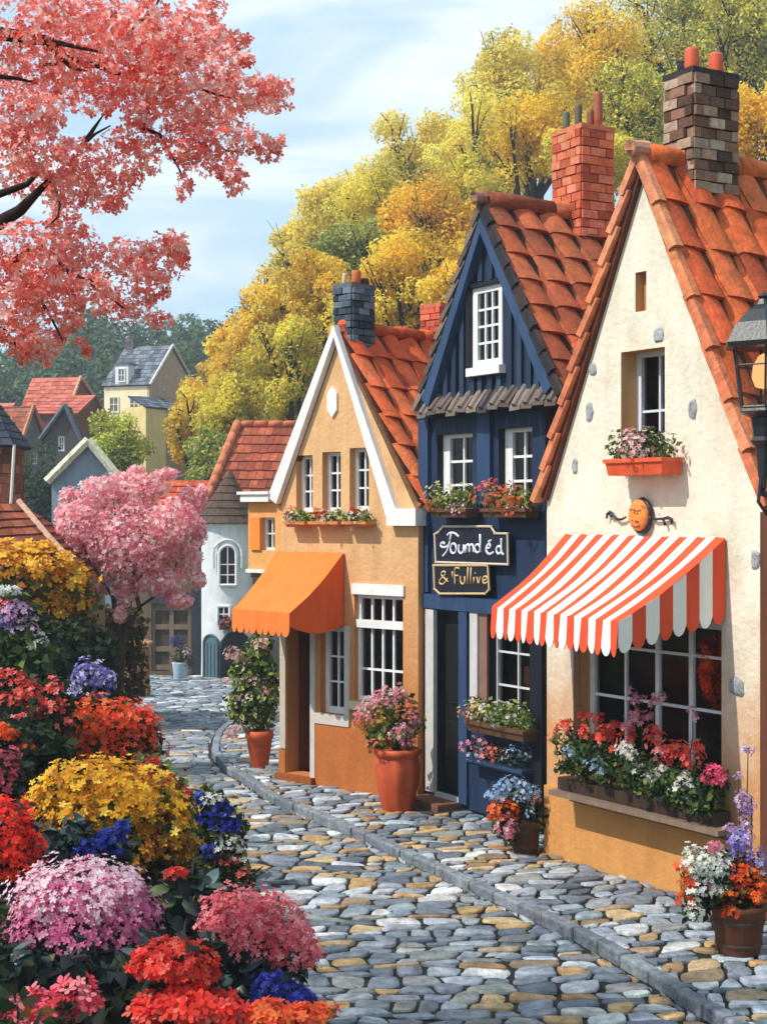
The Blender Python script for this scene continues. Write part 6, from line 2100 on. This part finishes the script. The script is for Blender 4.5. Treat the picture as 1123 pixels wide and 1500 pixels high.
def stones(name, y0, y1, fl, fr, zoff, tilt, sx, sy, seed):
    rng = random.Random(seed)
    mb = MB()
    # bedding sheet
    yy = np.arange(y0, y1 + .5, .5)
    v, f = [], []
    for y in yy:
        a, b = fl(y) - .05, fr(y) + (.12 if zoff < 0 else .05)
        for q in range(5):
            v.append((lerp(a, b, q / 4), y, grade(y) + zoff - .012))
    for i in range(len(yy) - 1):
        for q in range(4):
            f.append((i * 5 + q, i * 5 + q + 1, (i + 1) * 5 + q + 1, (i + 1) * 5 + q))
    mb.add(v, f, srgb(30, 29, 28))
    seg = 12
    rows = []
    y = y0 - 3.2
    while y < y1 + .5:
        rows.append((y, rng.uniform(0, 6.28), rng.uniform(0, 6.28)))
        y += sy * rng.uniform(.78, 1.25) * (1 + max(0, y - 26) * .03)

    def yr(i, x):
        b, p, q = rows[i]
        k = 1 + max(0, b - 26) * .03
        return b + tilt * (x + 3) + k * (.036 * math.sin(x * 2.3 + p) + .030 * math.sin(x * 5.9 + q)) + .10 * math.sin(x * .8 + b * .3)

    for i in range(len(rows) - 1):
        b = rows[i][0]
        far = 1 + max(0, b - 26) * .03
        x = -9.5 + rng.uniform(0, .3)
        sl = rng.uniform(-.04, .04)
        while x < 8:
            w = sx * rng.uniform(.6, 1.55) * far
            xa, xb, sr = x, x + w, rng.uniform(-.05, .05)
            s0_, sl = sl, sr
            x += w
            xm = (xa + xb) / 2
            ym = (yr(i, xm) + yr(i + 1, xm)) / 2
            if ym < y0 or ym > y1 or xb < fl(ym) - .1 or xa > fr(ym) + .3:
                continue
            pts = []
            for t_ in (0, .3, .7, 1):
                pts.append((lerp(xa - s0_, xb - sr, t_), 0))
            pts.append((xb, .36))
            pts.append((xb + sr * .4, .66))
            for t_ in (1, .7, .3, 0):
                pts.append((lerp(xa + s0_, xb + sr, t_), 1))
            pts.append((xa + s0_ * .4, .66))
            pts.append((xa, .36))
            ring = []
            for px, v in pts:
                py = lerp(yr(i, px), yr(i + 1, px), v)
                ring.append([min(max(px, fl(py)), fr(py)), py])
            cx_ = sum(p[0] for p in ring) / 12
            gy = sum(p[1] for p in ring) / 12
            wid = max(p[0] for p in ring) - min(p[0] for p in ring)
            hei = max(p[1] for p in ring) - min(p[1] for p in ring)
            if wid < .07 or hei < .05:
                continue
            gap = .015 * far
            for n_, p in enumerate(ring):
                corner = n_ in (0, 3, 6, 9)
                kx_ = 1 - gap / (wid / 2) - (rng.uniform(.05, .17) if corner else rng.uniform(-.01, .035))
                ky_ = 1 - gap / (hei / 2) - (rng.uniform(.05, .22) if corner else rng.uniform(-.01, .06))
                p[0], p[1] = (p[0] - cx_) * max(kx_, .3), (p[1] - gy) * max(ky_, .3)
            r_ = rng.random()
            patchy = math.sin(cx_ * 1.3 + 1) * math.sin(gy * .9) * .12
            pal = S_LIGHT if r_ < .24 + patchy else (S_OCH if r_ > .76 - patchy * .8 + max(0, gy - 18) * .02 else S_BLUE)  # fewer ochre stones far off: cool shade put into the colour
            col = jit(pal[rng.randrange(len(pal))], .2, .04)
            h = rng.uniform(.006, .018)
            z = grade(gy) + zoff + rng.uniform(-.009, .008)
            tx, ty = rng.uniform(-.09, .09), rng.uniform(-.09, .09)
            vv = []
            for sc, hz in ((1.0, -.016), (.985, h * .45), (.92, h * .95), (.5, h)):
                vv += [(cx_ + p[0] * sc, gy + p[1] * sc, z + hz + p[0] * tx + p[1] * ty + (rng.uniform(-.003, .003) if sc < .95 else 0)) for p in ring]
            vv.append((cx_, gy, z + h * 1.02 + rng.uniform(-.003, .003)))
            ff = [(a * seg + s, a * seg + (s + 1) % seg, (a + 1) * seg + (s + 1) % seg, (a + 1) * seg + s) for a in range(3) for s in range(seg)]
            ff += [(3 * seg + s, 3 * seg + (s + 1) % seg, 4 * seg) for s in range(seg)]
            mb.add(vv, ff, col)
    return struct(mb.build(name, M['stone'], None, True))


stones('street', 7.5, 48.5, lambda y: pl(XL, y) - .25, lambda y: pl(XR, y) - .11, -.075, .08, .275, .195, 1)
stones('pavement', 7.5, 38.5, lambda y: pl(XR, y) + .06, lambda y: max(pl(XW, y) + .35, pl(XR, y) + .2), 0.0, .20, .265, .185, 2)
mb = MB()
rk = random.Random(6)
y = 7.5
while y < 38.3:
    l = rk.uniform(.28, .55)
    y2 = min(y + l, 38.4)
    a, b = Vector((pl(XR, y), y, grade(y))), Vector((pl(XR, y2), y2, grade(y2)))
    dv = b - a
    if dv.length > .05:
        dn = dv.normalized()
        sd = Vector((dn.y, -dn.x, 0))
        mb.obox((a + b) / 2 + Vector((0, 0, -.05 + rk.uniform(-.006, .008))) + sd * rk.uniform(-.012, .012), dn * (dv.length / 2 - .008), sd * .06, Vector((0, 0, .07)), jit(srgb(124, 131, 140), .25))
    y = y2
kb = mb.build('kerb', M['stone'], None)
struct(kb)
bv = kb.modifiers.new('edge', 'BEVEL')
bv.width = .018
bv.segments = 2

# ------------------------------------------------------------------ haze in the valley air
hm, hnt, hout = new_mat('valley_haze')
pv = hnt.nodes.new('ShaderNodeVolumePrincipled')
pv.inputs['Color'].default_value = (.84, .92, 1.0, 1)
pv.inputs['Density'].default_value = .0011
pv.inputs['Anisotropy'].default_value = .1
hnt.links.new(pv.outputs[0], hout.inputs['Volume'])
mb = MB()
mb.obox(Vector((0, 95, 16.5)), Vector((120, 0, 0)), Vector((0, 110, 0)), Vector((0, 0, 20)))
hz = mb.build('haze', hm, None)
hz['kind'] = 'stuff'

# ------------------------------------------------------------------ sky, sun, camera
SUN = Vector((-.93, -.40, 1.15)).normalized()
w = bpy.data.worlds.new('World')
scene.world = w
w.use_nodes = True
nt = w.node_tree
nt.nodes.clear()
N, L = nt.nodes.new, nt.links.new
out = N('ShaderNodeOutputWorld')
bg = N('ShaderNodeBackground')
bg.inputs['Strength'].default_value = .11
sky = N('ShaderNodeTexSky')
sky.sky_type = 'NISHITA'
sky.sun_disc = False
sky.sun_elevation = math.asin(SUN.z)
sky.sun_rotation = math.atan2(SUN.x, SUN.y)
sky.air_density = 1.0
sky.dust_density = 1.6
sky.ozone_density = 1.6
tcn = N('ShaderNodeTexCoord')
mp = N('ShaderNodeMapping')
mp.inputs['Rotation'].default_value = (0, math.radians(38), 0)
mp.inputs['Scale'].default_value = (2.2, 2.0, 7.5)
mp.inputs['Location'].default_value = (.3, .2, 1.15)
L(tcn.outputs['Generated'], mp.inputs[0])
nz = N('ShaderNodeTexNoise')
nz.inputs['Scale'].default_value = 1.7
nz.inputs['Detail'].default_value = 8
nz.inputs['Roughness'].default_value = .55
nz.inputs['Distortion'].default_value = .5
L(mp.outputs[0], nz.inputs['Vector'])
rp = N('ShaderNodeMapRange')
rp.interpolation_type = 'SMOOTHSTEP'
rp.inputs['From Min'].default_value = .44
rp.inputs['From Max'].default_value = .68
rp.inputs['To Min'].default_value = .0
rp.inputs['To Max'].default_value = .92
L(nz.outputs['Fac'], rp.inputs['Value'])
veil = N('ShaderNodeMix')
veil.data_type = 'RGBA'
veil.inputs['Factor'].default_value = .78
veil.inputs['B'].default_value = (4.7, 6.7, 8.1, 1)
L(sky.outputs[0], veil.inputs['A'])
mx = N('ShaderNodeMix')
mx.data_type = 'RGBA'
L(rp.outputs[0], mx.inputs['Factor'])
L(veil.outputs['Result'], mx.inputs['A'])
mx.inputs['B'].default_value = (8.0, 8.5, 8.8, 1)
L(mx.outputs['Result'], bg.inputs['Color'])
L(bg.outputs[0], out.inputs[0])

sl = bpy.data.lights.new('sun', 'SUN')
sl.energy = 3.6
sl.angle = math.radians(.6)
sl.color = (1.0, .94, .84)
so = bpy.data.objects.new('sun', sl)
so.rotation_euler = SUN.to_track_quat('Z', 'Y').to_euler()
so.location = (-10, 0, 20)
COL.objects.link(so)

cam = bpy.data.cameras.new('camera')
cam.sensor_fit = 'VERTICAL'
cam.sensor_height = 24
cam.lens = 24 * F / 1500
cam.clip_end = 3000
co = bpy.data.objects.new('camera', cam)
co.location = (0, 0, H)
co.rotation_euler = (math.radians(90), 0, 0)
COL.objects.link(co)
scene.camera = co
scene.view_settings.view_transform = 'Standard'
scene.view_settings.look = 'None'
scene.view_settings.exposure = 0.34
scene.view_settings.gamma = 1.0
scene.cycles.max_bounces = 8
scene.cycles.transparent_max_bounces = 16
scene.cycles.caustics_reflective = False
scene.cycles.caustics_refractive = False
scene.cycles.sample_clamp_indirect = 6
